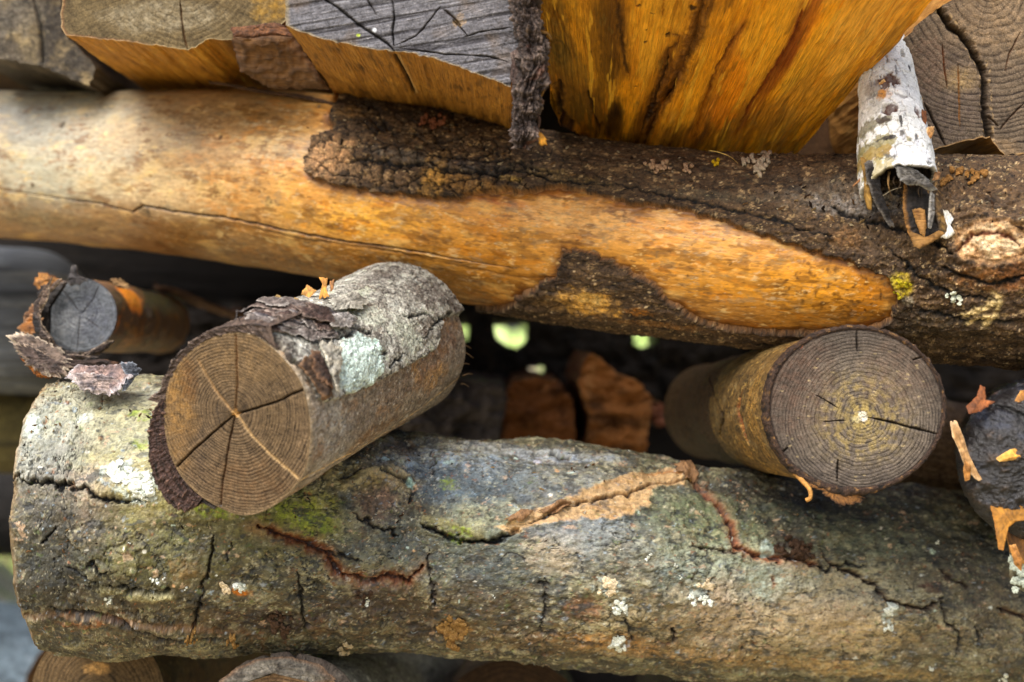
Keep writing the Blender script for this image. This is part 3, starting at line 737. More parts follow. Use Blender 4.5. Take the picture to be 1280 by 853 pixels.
# ------------------------------------------------------------ the thick bark covered log along the bottom
def build_lower():
    s = round_log([(70, 640, .97, 168), (130, 640, .97, 172), (220, 641, .97, 170), (330, 655, .975, 158), (500, 677, .99, 135), (700, 692, 1.0, 137), (900, 716, 1.03, 129), (1150, 738, 1.07, 126),
                   (1300, 757, 1.09, 123), (1500, 780, 1.12, 118)], n=1150, m=540, wob=0.03, seed=33)
    T = thing("mossy_log", "thick log along the bottom in grey green bark with white lichen spots and rusty cracks", "log", s.center[len(s.center)//2])
    s.H += .0062 * s.n(.06, .04, 4, 2) 
    n1, n2, n3, n4 = s.n(.035, .03, 5, 3, .6), s.n(.014, o=5, seed=4, gain=.65), s.n(.006, o=5, seed=5, gain=.65), s.n(.07, .03, 4, 6)
    s.C[:] = lin('#5e5a44')
    s.mix('#37352c', ss(-.1, .4, n1) * .8)
    s.mix('#8b8768', ss(.0, .45, -n1) * .6)
    s.mix('#a39a7e', ss(.15, .5, n2) * .5)
    s.mix('#6a4b2a', ss(.1, .5, -n2) * .55)
    s.mix('#20201c', ss(.2, .6, n3) * .55)
    s.mix('#7f9446', ss(.28, .55, s.n(.012, o=5, seed=8, gain=.7)) * ss(s.at((700, 700))[0], s.at((300, 700))[0], s.U) * .6)
    s.mix('#6e9a84', ss(.34, .6, s.n(.009, o=5, seed=9, gain=.7)) * ss(s.at((450, 620))[0], s.at((640, 620))[0], s.U) * .45)
    s.mix('#8a5a2c', ss(.3, .6, s.n(.008, o=5, seed=10, gain=.7)) * ss(0.02, -.05, s.V + .02 * n1) * .6)
    s.mix('#c9c3a8', ss(.38, .62, s.n(.005, o=5, seed=11, gain=.7)) * .5)
    s.mix('#14130f', ss(.42, .7, s.n(.0035, o=4, seed=13, gain=.7)) * .6)
    gl = ss(s.at((620, 700))[0], s.at((420, 700))[0], s.U + .03 * n4); gm = 1 - gl
    s.mosaic([('#8e8a6c', .03, .02, .14, .6), ('#3c3a30', .024, .016, .16, .7), ('#a8a284', .012, .010, .22, .6), ('#6a5434', .014, .008, .2, .6), ('#23231f', .010, .007, .26, .75), ('#7c8850', .008, .006, .36, .5), ('#b8b298', .006, .005, .32, .6), ('#566066', .02, .014, .22, .5), ('#8c6238', .007, .004, .36, .6), ('#16150f', .0045, .0035, .36, .8), ('#cfcab2', .0035, .003, .44, .6), ('#4a6650', .006, .005, .42, .5)], 500)
    # broad tones: pale upper left, brown underside, blue grey middle, beige lower right
    for x, y, rx, ry, c, q in [(110, 540, 100, 60, '#a09f8a', .8), (90, 590, 70, 30, '#96968c', .7), (120, 500, 60, 30, '#a8a68e', .8), (160, 545, 18, 22, '#5c666e', .8), (70, 560, 30, 24, '#767c74', .7), (120, 575, 30, 14, '#8a8a5c', .6), (60, 560, 50, 60, '#868a80', .6), (180, 560, 50, 70, '#8f8b62', .6), (150, 520, 60, 30, '#9c9876', .5), (60, 640, 60, 70, '#6a5c4a', .5), (130, 640, 50, 50, '#a08a72', .5), (100, 700, 80, 50, '#4a4a3a', .6),
                               (200, 620, 40, 30, '#a8a060', .5), (330, 660, 60, 40, '#767444', .6), (250, 700, 80, 60, '#5c5434', .6), (80, 690, 60, 60, '#3a3c34', .7), (60, 720, 40, 40, '#4c4c44', .6), (200, 680, 60, 40, '#6c6a3c', .6), (200, 770, 160, 40, '#4a3a22', .6), (400, 640, 30, 30, '#8c8c3a', .6), (350, 640, 40, 18, '#7c8c2c', .5),
                               (560, 590, 80, 40, '#8494a0', .75), (540, 600, 50, 30, '#33424c', .8), (600, 620, 60, 30, '#46565e', .7), (700, 570, 60, 14, '#8c949a', .7), (640, 700, 60, 40, '#3c4850', .6), (480, 660, 50, 30, '#4c5450', .6), (760, 650, 50, 24, '#46525a', .7), (720, 660, 40, 30, '#8c949c', .6), (850, 720, 50, 40, '#5c6c68', .6), (1020, 650, 100, 30, '#2c2824', .8), (1180, 690, 90, 30, '#343c38', .8), (1000, 640, 60, 20, '#3c4c3c', .5), (620, 560, 90, 12, '#8c8e88', .6), (480, 560, 50, 14, '#55504e', .6), (730, 600, 80, 25, '#868880', .5), (640, 600, 50, 30, '#586264', .5), (700, 640, 50, 40, '#64686a', .5), (600, 660, 50, 30, '#8e9070', .5), (560, 700, 90, 40, '#57605c', .55),
                               (470, 620, 36, 34, '#7c6450', .6), (480, 600, 60, 10, '#a08a54', .5), (440, 600, 30, 14, '#807440', .5), (560, 760, 120, 34, '#5c4a30', .6), (470, 760, 60, 40, '#4e3c2c', .6), (350, 780, 60, 24, '#4c3424', .7), (640, 800, 200, 22, '#6c5638', .6),
                               (760, 690, 70, 40, '#7d8176', .5), (690, 690, 22, 26, '#b8a88c', .75), (850, 640, 60, 30, '#727a5e', .5), (900, 650, 60, 40, '#5d6c4c', .5), (1000, 620, 120, 26, '#3a352c', .7), (1140, 650, 110, 34, '#3f443a', .65), (1080, 680, 90, 26, '#707862', .5), (930, 700, 80, 24, '#98a088', .55),
                               (980, 760, 110, 50, '#b8a88c', .85), (960, 730, 60, 24, '#a8b4a4', .7), (1050, 770, 60, 40, '#c4ae90', .7), (900, 770, 40, 40, '#b09c84', .6), (1100, 740, 90, 34, '#a5a084', .6), (1050, 790, 120, 34, '#b09a70', .6), (860, 780, 90, 40, '#8a7654', .6), (900, 820, 160, 16, '#94774e', .7), (1060, 838, 150, 14, '#9a8054', .65), (1220, 800, 90, 50, '#6d6450', .6), (1200, 720, 80, 40, '#4c453a', .6), (1260, 760, 40, 40, '#7c7058', .5), (780, 760, 40, 60, '#8a7c5c', .4), (760, 800, 60, 14, '#a07440', .6)]:
        s.dab(x, y, rx, ry, c, min(1, q * 1.35), rough=1.0, scale=.02, soft=.7, seed=int(x * 3 + y))
    s.mosaic([('#b8b298', .006, .005, .36, .5), ('#16150f', .0045, .0035, .38, .75), ('#3c3a30', .012, .008, .26, .6), ('#8e8a6c', .010, .007, .3, .5), ('#cfcab2', .0035, .003, .46, .6)], 900)
    # relief: cross wrinkles, plates, pimples
    f1, f2, cid = s.cells(.013, .011, 14, 1.6); e = f2 - f1
    pl = ss(-.15, .35, s.n(.05, .04, 3, 15))
    s.H += .0013 * s.n(.01, .012, 5, 16, .65) + .0015 * n2 + .0011 * n3 - .0011 * ss(.07, .01, e) * pl
    s.mix('#1c1a15', ss(.06, .01, e) * pl * .8)
    h1, h2, _ = s.cells(.030, .020, 77, 3.2); fe = h2 - h1; fm = ss(.0, .35, s.n(.05, .04, 3, 78)); s.H -= .0012 * ss(.035, .005, fe) * fm; s.mix('#15110d', ss(.035, .008, fe) * fm * .85)
    s.mul(1 + .22 * (cid - .5) * pl)
    pim = ss(.5, .75, s.n(.003, o=2, seed=17)); s.H += .0005 * pim
    wr = s.n(.004, .03, 4, 18, .6, warp=2) ; s.H += .0005 * wr; s.mul(1 + .1 * wr)
    # cracks, dark and rusty
    D = '#17110c'; RU = '#86492a'
    for pts, w, dp, c in [([(10, 597), (40, 602), (80, 607), (105, 613), (122, 622), (140, 630), (185, 626)], .0012, .004, D),
                       ([(270, 668), (264, 700), (254, 735), (245, 775), (244, 790)], .0009, .003, '#30241a'), ([(290, 676), (284, 700)], .0006, .002, D), ([(368, 712), (376, 740), (380, 770), (383, 792)], .0009, .003, '#241a14'),
                       ([(320, 655), (350, 668), (385, 680), (405, 688), (425, 716), (460, 726), (490, 718), (510, 728), (530, 706)], .0024, .004, RU), ([(535, 690), (540, 720), (542, 762)], .001, .003, '#3c281c'), ([(405, 690), (450, 700)], .0008, .002, D),
                       ([(525, 655), (555, 668), (590, 678), (620, 676), (650, 664)], .0014, .005, D), ([(680, 720), (684, 745), (676, 790)], .0008, .002, '#30241a'), ([(540, 560), (541, 600)], .0008, .002, '#2c1c14'),
                       ([(852, 590), (870, 606), (885, 620), (905, 640), (915, 665), (922, 684), (945, 695), (985, 700), (1020, 705)], .0021, .004, RU), ([(860, 684), (895, 688), (925, 690)], .0009, .003, '#4c3424'), ([(1025, 680), (1038, 705), (1060, 712), (1080, 722), (1095, 735), (1110, 750), (1135, 760), (1160, 758), (1175, 748)], .0013, .004, '#543826'),
                       ([(1177, 742), (1178, 770), (1195, 788), (1200, 800), (1192, 820)], .001, .003, '#34241a'), ([(1170, 712), (1195, 728), (1215, 735)], .0014, .003, '#503426'), ([(1245, 760), (1260, 765), (1285, 775)], .0013, .003, '#5c3c28'), ([(1220, 780), (1222, 810)], .0008, .003, D), ([(1000, 705), (1035, 712), (1060, 702), (1085, 712)], .001, .003, D),
                       ([(838, 782), (845, 805)], .001, .003, '#4a2a16'), ([(965, 720), (968, 735)], .0009, .002, RU), ([(130, 730), (160, 736), (200, 740), (215, 736)], .0012, .003, D), ([(110, 700), (120, 706), (128, 716), (135, 712)], .001, .003, '#1c120e'), ([(50, 678), (62, 672), (70, 660)], .0009, .003, D),
                       ([(80, 708), (100, 716), (120, 735)], .0008, .002, D), ([(60, 760), (120, 768), (200, 790), (300, 800)], .0014, .003, '#2a1a10'), ([(150, 600), (200, 604)], .0006, .001, D), ([(470, 590), (490, 596), (512, 606), (518, 620), (510, 630)], .0014, .003, D), ([(440, 640), (460, 655), (485, 664), (500, 668)], .001, .003, D),
                       ([(420, 600), (450, 590), (480, 588)], .001, .002, '#2c2414'), ([(690, 565), (700, 572), (715, 570)], .0016, .003, '#1c140e'), ([(1100, 640), (1120, 655)], .0009, .002, D), ([(720, 690), (726, 720)], .0006, .001, D), ([(780, 770), (790, 800)], .0008, .002, D), ([(620, 700), (640, 690), (655, 700)], .0006, .001, D)]:
        if c == RU: s.mix('#84603f', np.exp(-(s.dist(pts, 1.5) / (w * 2.2)) ** 2) * .65)
        s.crack(pts, w * 1.2, dp * 1.1, c, warp=1.5, jag=.8)
        s.crack(pts, w * .5, dp * .4, '#0d0907', warp=1.5, jag=.8, k=.8)
        s.lip(pts, w * 2.4, .0005, warp=1.5)
    for pts, c in [([(430, 610), (460, 592), (490, 588), (512, 600)], '#8a8060'), ([(130, 738), (165, 745), (215, 745)], '#8c8660'), ([(530, 648), (560, 655), (600, 668)], '#7c7650')]:
        s.lip(pts, .003, .0022); s.mix(c, np.exp(-(s.dist(pts) / .003) ** 2) * .7)
    # scar with torn tan wood
    tear = s.poly([(618, 664), (640, 650), (665, 636), (700, 628), (740, 612), (790, 594), (830, 588), (856, 594), (852, 606), (815, 608), (812, 630), (780, 645), (740, 648), (700, 648), (672, 656), (645, 668)], 1.3)
    m = ss(.0012, -.0012, tear)
    s.mix('#c4a478', m * .9); s.mix('#94704a', m * ss(.0, .4, s.n(.012, .003, 4, 71)) * .7); s.mix('#c4a06c', m * ss(.1, .5, s.n(.01, .003, 4, 72)) * .7)
    s.H += m * .0012 * s.n(.008, .002, 4, 73, ridged=True) - .001 * m; s.H += .0010 * np.exp(-((tear) / .0022) ** 2)
    s.crack([(660, 655), (690, 641), (730, 628), (760, 622), (785, 618), (815, 603), (860, 600), (885, 606)], .0009, .005, '#3c2414', warp=1)
    s.crack([(800, 592), (830, 590), (858, 596), (872, 612)], .0007, .001, '#9a6a3c', warp=1)
    # knot swellings
    for x, y, rx, ry, h in [(480, 625, 40, 34, .005), (740, 600, 60, 24, .003), (1110, 760, 34, 28, .003), (250, 600, 60, 40, .003), (930, 600, 80, 20, .003)]:
        s.H += h * s.blob(x, y, rx, ry, rough=.25, soft=.9)
    u0, v0, kk = s.at((482, 625)); z = s.P[kk][1] / F
    rr = np.hypot((s.U - u0) / (34 * z), (s.V - v0) / (26 * z)) + .55 * s.n(.014, seed=75, gain=.65)
    w_ = np.exp(-((np.mod(rr * 2.6, 1) - .5) / .13) ** 2) * ss(1.25, 1.0, rr); s.H -= .0009 * w_; s.mix('#2c221a', w_ * .3); s.mix('#8a6c58', ss(.6, .2, rr) * .4)
    # green moss tints
    for x, y, r in [(265, 635, 12), (282, 638, 8), (390, 600, 0), (395, 655, 14), (455, 480, 0), (183, 520, 8), (176, 555, 8), (700, 585, 0), (560, 605, 8), (572, 668, 12)]:
        if r: s.dab(x, y, r * 1.4, r, '#7a8a34', .75, rough=1.4, scale=.004, tex=.95)
    # crumbly rusty spots
    for x, y, rx, ry, c in [(985, 682, 30, 16, '#40342c'), (1000, 690, 14, 10, '#8a5c3c'), (350, 782, 34, 16, '#33281f'), (530, 790, 30, 14, '#3f3026'), (570, 785, 22, 12, '#9a7440'), (730, 760, 22, 16, '#745034'), (1165, 735, 14, 8, '#4a2418'), (230, 715, 20, 14, '#7c6440'), (455, 740, 16, 18, '#7a6a5c'), (300, 740, 10, 6, '#a8621c')]:
        mm = s.dab(x, y, rx, ry, c, .85, rough=1.2, scale=.005, seed=int(x)); s.H += .0016 * mm * s.n(.0035, o=3, seed=80)
    # pale lichen stains lying flat
    for x, y, rx, ry, c in [(39, 536, 14, 15, '#dbe6d8'), (106, 525, 12, 8, '#e4ead6'), (560, 580, 8, 3, '#b8d0c4'), (513, 606, 9, 7, '#a8c8bc'), (480, 578, 6, 4, '#b8d0d0'), (958, 686, 10, 12, '#cfe0d0'), (672, 578, 5, 5, '#e0e0e8'), (610, 640, 0, 0, ''), (1165, 690, 5, 4, '#c8dcc8')]:
        if rx: mm = s.dab(x, y, rx, ry, c, .95, rough=.5, scale=.004, soft=.15, seed=int(x)); s.H += .0006 * mm
    # the loose flap of bark hanging at the lower left
    fl = s.poly([(30, 770), (60, 766), (110, 770), (160, 776), (230, 782), (300, 792), (330, 800), (330, 815, -.03), (40, 830, -.03)], .9)
    s.H += .0032 * ss(.001, -.002, fl) * ss(s.at((330, 790))[0], s.at((200, 790))[0], s.U); s.mix('#6a4a2c', np.exp(-(fl / .0018) ** 2) * .6); s.dab(100, 776, 40, 5, '#94603a', .7, rough=.9)
    # worn rim at the sawn left end
    rim = ss(.006, 0, s.U + .003 * n2); s.H -= .003 * ss(.004, 0, s.U); s.mix('#7a6240', rim * .6)
    s.R[:] = .60 + .15 * n2
    seamfade(s)
    for x, y, r in [(152, 592, 15), (178, 606, 17), (180, 622, 9), (299, 732, 6), (759, 735, 11), (776, 757, 9), (772, 805, 8), (875, 740, 12), (1108, 765, 11), (135, 751, 5)]:
        m = s.blob(x, y, r, r * .8, rough=2.2, scale=.004, soft=.15, seed=int(x)); s.mix('#b4bcae', m * .8); s.H += .0005 * m
    rng0 = random.Random(77)
    # lifted plates of old bark that break the outline
    f1, f2, cid2 = s.cells(.034, .022, 41, 3.0); e3 = f2 - f1
    lift = ss(.55, .8, cid2) * ss(.0, .10, e3); s.H += .0016 * lift; s.mul(1 + .18 * (lift - .2))
    s.mosaic([('#9cb0bc', .009, .007, .40, .5), ('#9a5c34', .006, .005, .42, .6), ('#dcd4bc', .010, .008, .42, .5), ('#c0a284', .016, .012, .34, .5), ('#101312', .007, .005, .40, .7)], 1300)
    s.mosaic([('#7c4c2c', .010, .007, .36, .6), ('#586a34', .012, .009, .36, .5), ('#2c3438', .022, .014, .22, .6), ('#8a949c', .014, .010, .38, .5)], 1700)
    pale = ss(.20, .34, s.C @ np.array([.25, .6, .15], np.float32)); s.mul(1 - .32 * pale)
    s.punch(1.5, 1.12, (.84, .84, .88))
    for i in range(46):
        x, y = rng0.uniform(40, 1260), rng0.uniform(560, 830); s.dab(x, y, rng0.uniform(1, 3), rng0.uniform(1, 2.4), ['#e0e4da', '#dcd8c8', '#c89c6c', '#b8ccc0'][i % 4], .9, rough=1, scale=.002, tex=0)
    LB = emit(s, "bark", M_MOSSY, T)
    close_log(s, "sawn_end", M_END, T)
    rng = random.Random(5)
    def crust(x, y, r, cols, k=7, sp=1.0, name="lichen", th=.002):
        cc = []; f_ = .6 if name == 'bark_crumb' else 1.0
        for i in range(k):
            a = rng.random() * 6.28; q = r * math.sqrt(rng.random()) * sp
            cx, cy = x + q * math.cos(a), y + q * math.sin(a) * .9; rr = r * (.2 + .34 * rng.random()) * f_
            pts = [(cx + rr * (.6 + .7 * rng.random()) * math.cos(t), cy + rr * (.6 + .7 * rng.random()) * math.sin(t)) for t in np.linspace(0, 6.28, 8)[:-1]]
            flake(name, T, pts, sheet_fn(s, .0004), th, cols=cols, mat=M_LICHEN, res=7, rag=.5, seed=i + int(x), arch=.0004 if f_ == 1 else .0012, collect=cc)
        cluster(name, LB, M_LICHEN, cc)
    Wt = ('#f0f2ea', '#c8cfc0')
    for x, y, r, k in [(152, 592, 14, 9), (178, 606, 16, 11), (180, 622, 10, 5), (135, 751, 5, 3), (193, 724, 5, 3), (205, 722, 3, 2), (232, 736, 3, 2), (164, 678, 3, 1), (299, 732, 7, 5), (281, 735, 8, 6), (346, 715, 0, 0), (759, 735, 12, 9), (776, 757, 10, 8), (772, 805, 10, 7), (880, 733, 9, 7), (868, 748, 8, 5), (882, 752, 8, 5),
                       (810, 697, 5, 3), (843, 706, 4, 2), (849, 722, 3, 2), (1108, 760, 9, 8), (1106, 777, 8, 6), (432, 805, 8, 6), (460, 750, 6, 4), (1166, 837, 4, 3), (1172, 680, 3, 2), (617, 745, 2, 1), (731, 640, 2, 1), (1254, 848, 7, 4)]:
        if r: crust(x, y, r, Wt if x not in (281, 759, 880, 432) else ('#e8d8b8', '#c8b08a'), int(k * 1.3) + 1, th=.0008)
    for x, y, r, k in [(568, 788, 18, 16), (984, 684, 16, 9), (1003, 690, 14, 8), (350, 780, 16, 9), (240, 790, 8, 5), (290, 800, 8, 5), (455, 742, 10, 6), (860, 600, 5, 4)]:
        crust(x, y, r, ('#a8854c', '#6c4c2c') if x in (568, 240, 290, 860) else ('#5c4636', '#30241c'), int(k * 2.4), name="bark_crumb", th=.0018)
    for pts in [[(840, 588), (856, 584), (872, 600), (858, 604)], [(630, 652), (650, 640), (668, 640), (650, 655)], [(672, 640), (700, 628), (716, 630), (690, 644)]]:
        flake("bark_flake", T, pts, sheet_fn(s, .003), .002, curl=.002, curldir=(1, 0, 0), cols=('#94704c', '#5c432c'), res=12, rag=.5, seed=3)
    return s, T
LOS, LOT = build_lower()

# ------------------------------------------------------------ birch log at the left, sawn face towards us
def build_birch():
    out = [(293, 416), (321, 421), (345, 439), (367, 463), (380, 487), (387, 519), (388, 551), (383, 583), (371, 605), (349, 627), (325, 641), (301, 644), (277, 636), (249, 619), (226, 595), (211, 563), (205, 527), (207, 495), (216, 467), (234, 443), (261, 424)]
    bc = P3(500, 424, 1.0); fc = P3(294, 528, .82)
    side, cap = sawn(out, (293, 516), .82, (-.36, -.92, -.14), bc - fc, n=520, m=620, smooth=1, capn=230, seam=14, back_round=.0505, wob=.0012)
    T = thing("birch_log", "birch log end with star shaped cracks, grey peeling bark and a pale lichen disc", "log", fc + [0, .08, -.045])
    rings_of(cap, .00185, '#241d18', '#66543e', seed=21, wobble=.8, contrast=1.15, ray=.35, saw=.14, sawdir=1.2)
    cap.dab(222, 500, 22, 80, '#94703e', .7, rough=.5, scale=.012, soft=.6, seed=1)
    cap.dab(236, 480, 12, 26, '#5a3a20', .6, rough=.7, scale=.008, soft=.5, seed=2)
    cap.dab(300, 450, 60, 26, '#8a6e48', .4, rough=.6, soft=.6); cap.dab(310, 600, 60, 30, '#5c4024', .4, rough=.6, soft=.6); cap.dab(240, 570, 26, 40, '#3c3430', .35, rough=.7, soft=.6)
    cap.dab(276, 517, 9, 12, '#3a332c', .5, rough=.5, soft=.4); cap.dab(340, 505, 30, 60, '#54442c', .35, rough=.6, soft=.7)
    cap.mix('#8a7454', ss(.95, .99, cap.rho) * .3)
    cap.mix('#cbb08a', ss(.5, .75, cap.n(.0012, o=2, seed=5)) * .35)
    K = '#1d120b'
    for pts, w, dp, c, l in [([(296, 518), (320, 511), (345, 503), (362, 495), (378, 487), (388, 484)], .00055, .003, K, None), ([(291, 520), (270, 538), (245, 560), (221, 584)], .00055, .003, K, None), ([(293, 520), (288, 545), (283, 570), (278, 605), (276, 632)], .0005, .002, '#4a2c16', None),
                          ([(294, 514), (296, 480), (295, 450), (294, 420)], .0006, .0018, '#5c4028', '#a88458'), ([(290, 514), (272, 492), (258, 470), (247, 450)], .0006, .0012, '#8a6c48', '#c4a274'), ([(297, 520), (315, 545), (340, 570), (372, 598)], .0006, .0008, '#a4865c', '#d2b484')]:
        if l: cap.mix(l, np.exp(-(cap.dist(pts, .6) / .0008) ** 2) * .45)
        cap.crack(pts, w, dp, c, warp=.6, jag=.4, taper=False)
    cap.dab(294, 517, 5, 5, '#c79a5c', .8, rough=.4, scale=.002)
    cap.R[:] = .8; cap.H *= cap.fade
    emit(cap, "sawn_face", M_END, T)
    # debarked flank
    s = side
    s.C[:] = lin('#8f8170'); n1 = s.n(.02, .012, 5, 3, .6)
    s.mix('#5a4632', ss(0, .45, n1) * .7); s.mix('#c4bcae', ss(.1, .5, s.n(.008, .006, 5, 4, .65)) * .6); s.mix('#9a7248', ss(.1, .5, s.n(.03, .02, 4, 5)) * .6)
    for x, y, rx, ry, c, q in [(420, 560, 40, 50, '#a8a49c', .8), (410, 520, 24, 24, '#b8b4ac', .6), (400, 590, 26, 24, '#a5968a', .6), (540, 440, 40, 50, '#8a6446', .75), (545, 470, 26, 16, '#b98e54', .7), (500, 480, 40, 24, '#6a5038', .6), (470, 540, 60, 16, '#7d5a34', .6), (560, 410, 14, 30, '#6a4634', .6), (556, 400, 10, 12, '#d2a468', .6), (520, 465, 12, 12, '#c79a5c', .6), (450, 530, 40, 20, '#6a5c50', .5), (380, 610, 20, 12, '#a07c50', .6)]:
        s.dab(x, y, rx, ry, c, q, rough=.9, scale=.01, soft=.5, seed=int(x))
    s.mosaic([('#5c4c40', .012, .008, .2, .6), ('#c4bcb0', .006, .005, .26, .6), ('#8a6844', .010, .007, .26, .6), ('#3a2e26', .005, .004, .36, .6), ('#d8d0c0', .004, .003, .4, .6)], 600)
    s.H += (.0012 * n1 + .0006 * s.n(.004, .003, 4, 6)) * s.fade
    s.mix('#e8dcc8', ss(.35, .6, s.n(.003, .006, 4, 61)) * s.blob(425, 560, 14, 34, rough=.6) * .9)
    ln = [(372, 602), (420, 576), (470, 548), (520, 515), (583, 474)]
    s.mix('#d8b47c', np.exp(-(s.dist(ln, .3) / .0008) ** 2) * .9); s.crack([(374, 604), (430, 574), (500, 532)], .0005, .0012, '#6a4a2c', warp=.3)
    s.mix('#c9b494', ss(.006, .0, s.U + .003 * s.n(.003, seed=7)) * .6)
    s.R[:] = .62
    s.H *= ss(s.U.max(), s.U.max() - .004, s.U)
    emit(s, "bare_flank", M_BARK, T)
    # far sawn end (closed)
    rho = np.linspace(0, 1, 12); c = s.P[-1].mean(0); P = c + (s.P[-1][None] - c) * rho[:, None, None]
    e = Sheet(P, P[..., 0], P[..., 2], inside=fc); e.C[:] = lin('#6b4a2c'); emit(e, "sawn_end", M_END, T)
    # bark layer
    b = Sheet(s.P, s.U, s.V); b.N, b.flip, b.vis = s.N, s.flip, s.vis
    # flank coordinates run round the ring: bare side is between two bounds
    d = s.poly([(395, 500), (405, 503), (429, 495), (469, 479), (505, 460), (541, 440), (549, 402), (562, 396), (590, 400, .02, 0), (596, 500, .03, 0), (588, 490, .03, .04), (380, 660, -.02, .04), (371, 606, -.01, 0), (383, 583, -.01, 0), (388, 551, -.01, 0), (387, 519, -.01, 0), (381, 487, -.01, 0), (368, 463, -.01, 0), (346, 439, -.01, 0), (325, 424, -.01, 0), (300, 417, -.01, 0), (285, 414, -.01, 0), (300, 410), (335, 425), (352, 440), (362, 454), (374, 458), (384, 468), (390, 484)], .8)
    bare = d  # negative where there is no bark
    # also no bark on the hidden underside right of the flap
    ins = ss(-.0002, .0014, bare)
    f1, f2, cid = s.cells(.011, .007, 31, 1.5); ed = f2 - f1
    n2 = s.n(.012, .006, 5, 32, .65); n3 = s.n(.004, o=5, seed=33, gain=.65)
    th = .0042 + .0014 * s.n(.03, .015, 3, 34) + .003 * ss(s.at((520, 370))[0] - .03, s.at((520, 370))[0] + .02, s.U)
    b.H = (-.0012 + ins * (th + .0014 * n2 + .0008 * n3 - .001 * ss(.1, .02, ed) * ss(-.2, .3, s.n(.03, seed=35)))).astype(np.float32)
    b.H -= .0035 * ss(.004, 0, s.U) * ins * 0
    b.C[:] = lin('#8f8c82')
    b.mix('#4c463e', ss(0, .4, n2) * .7); b.mix('#bdbdae', ss(.1, .45, s.n(.009, o=5, seed=36, gain=.65)) * .7); b.mix('#6a5a4c', ss(.1, .5, s.n(.02, seed=37)) * .6)
    b.mix('#c2ccae', ss(.2, .5, s.n(.02, .01, 5, 38, .65)) * .6)
    b.mix('#2a221d', ss(.1, .02, ed) * .6)
    b.mosaic([('#c8c8bc', .012, .007, .2, .6), ('#4a423c', .010, .006, .22, .7), ('#a8ac98', .007, .005, .28, .6), ('#28221e', .005, .004, .34, .8), ('#e0e0d6', .004, .003, .4, .6), ('#7c6a58', .008, .005, .3, .5)], 700)
    for x, y, rx, ry, c, q in [(480, 350, 50, 14, '#5c544e', .8), (530, 370, 34, 20, '#5a4e48', .7), (420, 400, 50, 20, '#aaa9a2', .7), (460, 400, 30, 16, '#c8ccb8', .7), (505, 420, 26, 24, '#c0c6b2', .7), (500, 390, 30, 16, '#b4b4a8', .5), (437, 392, 18, 10, '#4c5030', .7), (440, 375, 40, 8, '#bfc8aa', .6), (350, 395, 50, 12, '#7c736a', .5),
                               (470, 440, 26, 20, '#8e8c84', .6), (415, 480, 12, 22, '#b5b2a8', .7), (230, 430, 60, 40, '#3c2f28', .8), (560, 385, 14, 12, '#4a3a30', .7)]:
        b.dab(x, y, rx, ry, c, q, rough=1, scale=.007, soft=.4, seed=int(x + y))
    b.mix('#5d6a2c', ss(.15, .45, s.n(.003, o=3, seed=39)) * s.blob(440, 390, 24, 14, rough=.8) * .8)
    for pts in [[(478, 412), (484, 424), (486, 434)], [(460, 428), (468, 434)], [(405, 428), (440, 420)], [(430, 412), (450, 420), (462, 418)], [(500, 400), (520, 395), (540, 405)], [(468, 448), (480, 440)], [(525, 425), (545, 400), (560, 395)], [(480, 460), (500, 445)]]:
        b.crack(pts, .0009, .003, '#120e0b', warp=1.2)
    # pale lichen disc on the bark
    lm = b.dab(444, 457, 60, 27, '#e6f4ec', 1.0, rough=.6, scale=.008, soft=.12, seed=3, tex=0); b.H += .0006 * lm
    b.mix('#7f9a86', ss(.25, .55, s.n(.0022, o=3, seed=40)) * lm * .8); b.mul(1 + .1 * lm * n3)
    # dark shaggy edge of the bark at the sawn face
    ee = ss(.016, 0, s.U + .004 * n2)
    lay = s.n(.002, .05, 3, 41); b.H += ee * ins * (.0010 * lay + .0008 * n3)
    b.mix('#4a3a30', ee * .75); b.mix('#1e1612', ee * ss(0, .4, lay) * .7)
    b.punch(1.45, 1.0, (1.2, 1.2, 1.2))
    lm = b.dab(444, 455, 62, 29, '#d4e6dc', 1.0, rough=.7, scale=.007, soft=.10, seed=3, tex=0); b.H += .0012 * lm
    b.mix('#86a090', ss(.15, .5, s.n(.0022, o=3, seed=40)) * lm * .8)
    b.R[:] = .62
    BB = emit(b, "bark", M_BARK, T, mask=(bare > -.002))
    # end face of the bark: thick layered rim seen beside the sawn wood
    nrm = cap.N[0, 0]; p0 = P3(293, 516, .82)
    def rim(outer, inner, name, cols, depth=.03, lift=.0):
        k = 46; oo = resample(np.array(outer, float), 260)[0] if False else None
        O, _ = resample(np.array([on_plane(a, c, p0, nrm) for a, c in outer]), 300, False) if False else (None, None)
        def rs(q):
            q = np.array([on_plane(a, c, p0, nrm) for a, c in q]); d_ = np.concatenate([[0], np.cumsum(np.linalg.norm(np.diff(q, axis=0), axis=1))]); t = np.linspace(0, d_[-1], 320)
            return np.stack([np.interp(t, d_, q[:, i]) for i in range(3)], 1), t
        O, t = rs(outer); I, _ = rs(inner); ax = unit(side.P[-1].mean(0) - side.c0)
        # section: inner edge at back, front face inner->outer, outer wall back
        a = np.linspace(0, 1, 30)[:, None, None]
        face = I[None] * (1 - a) + O[None] * a
        wi = I[None] + ax * depth * (1 - a[:-1]); wo_ = O[None] + ax * depth * a[1:]
        P = np.concatenate([wi, face, wo_]); Um = np.repeat((np.concatenate([[0], np.cumsum(np.linalg.norm(np.diff(P[:, 160], axis=0), axis=1))]))[:, None], 320, 1); Vm = np.repeat(t[None], len(P), 0)
        P = P + (ax * lift)
        r_ = Sheet(P, Um, Vm, inside=(O.mean(0) + I.mean(0)) / 2 + ax * depth * 3 if False else (0.5 * (O + I) + ax * depth * .5)[None])
        ends = ss(0, .004, Vm) * ss(t[-1], t[-1] - .004, Vm)
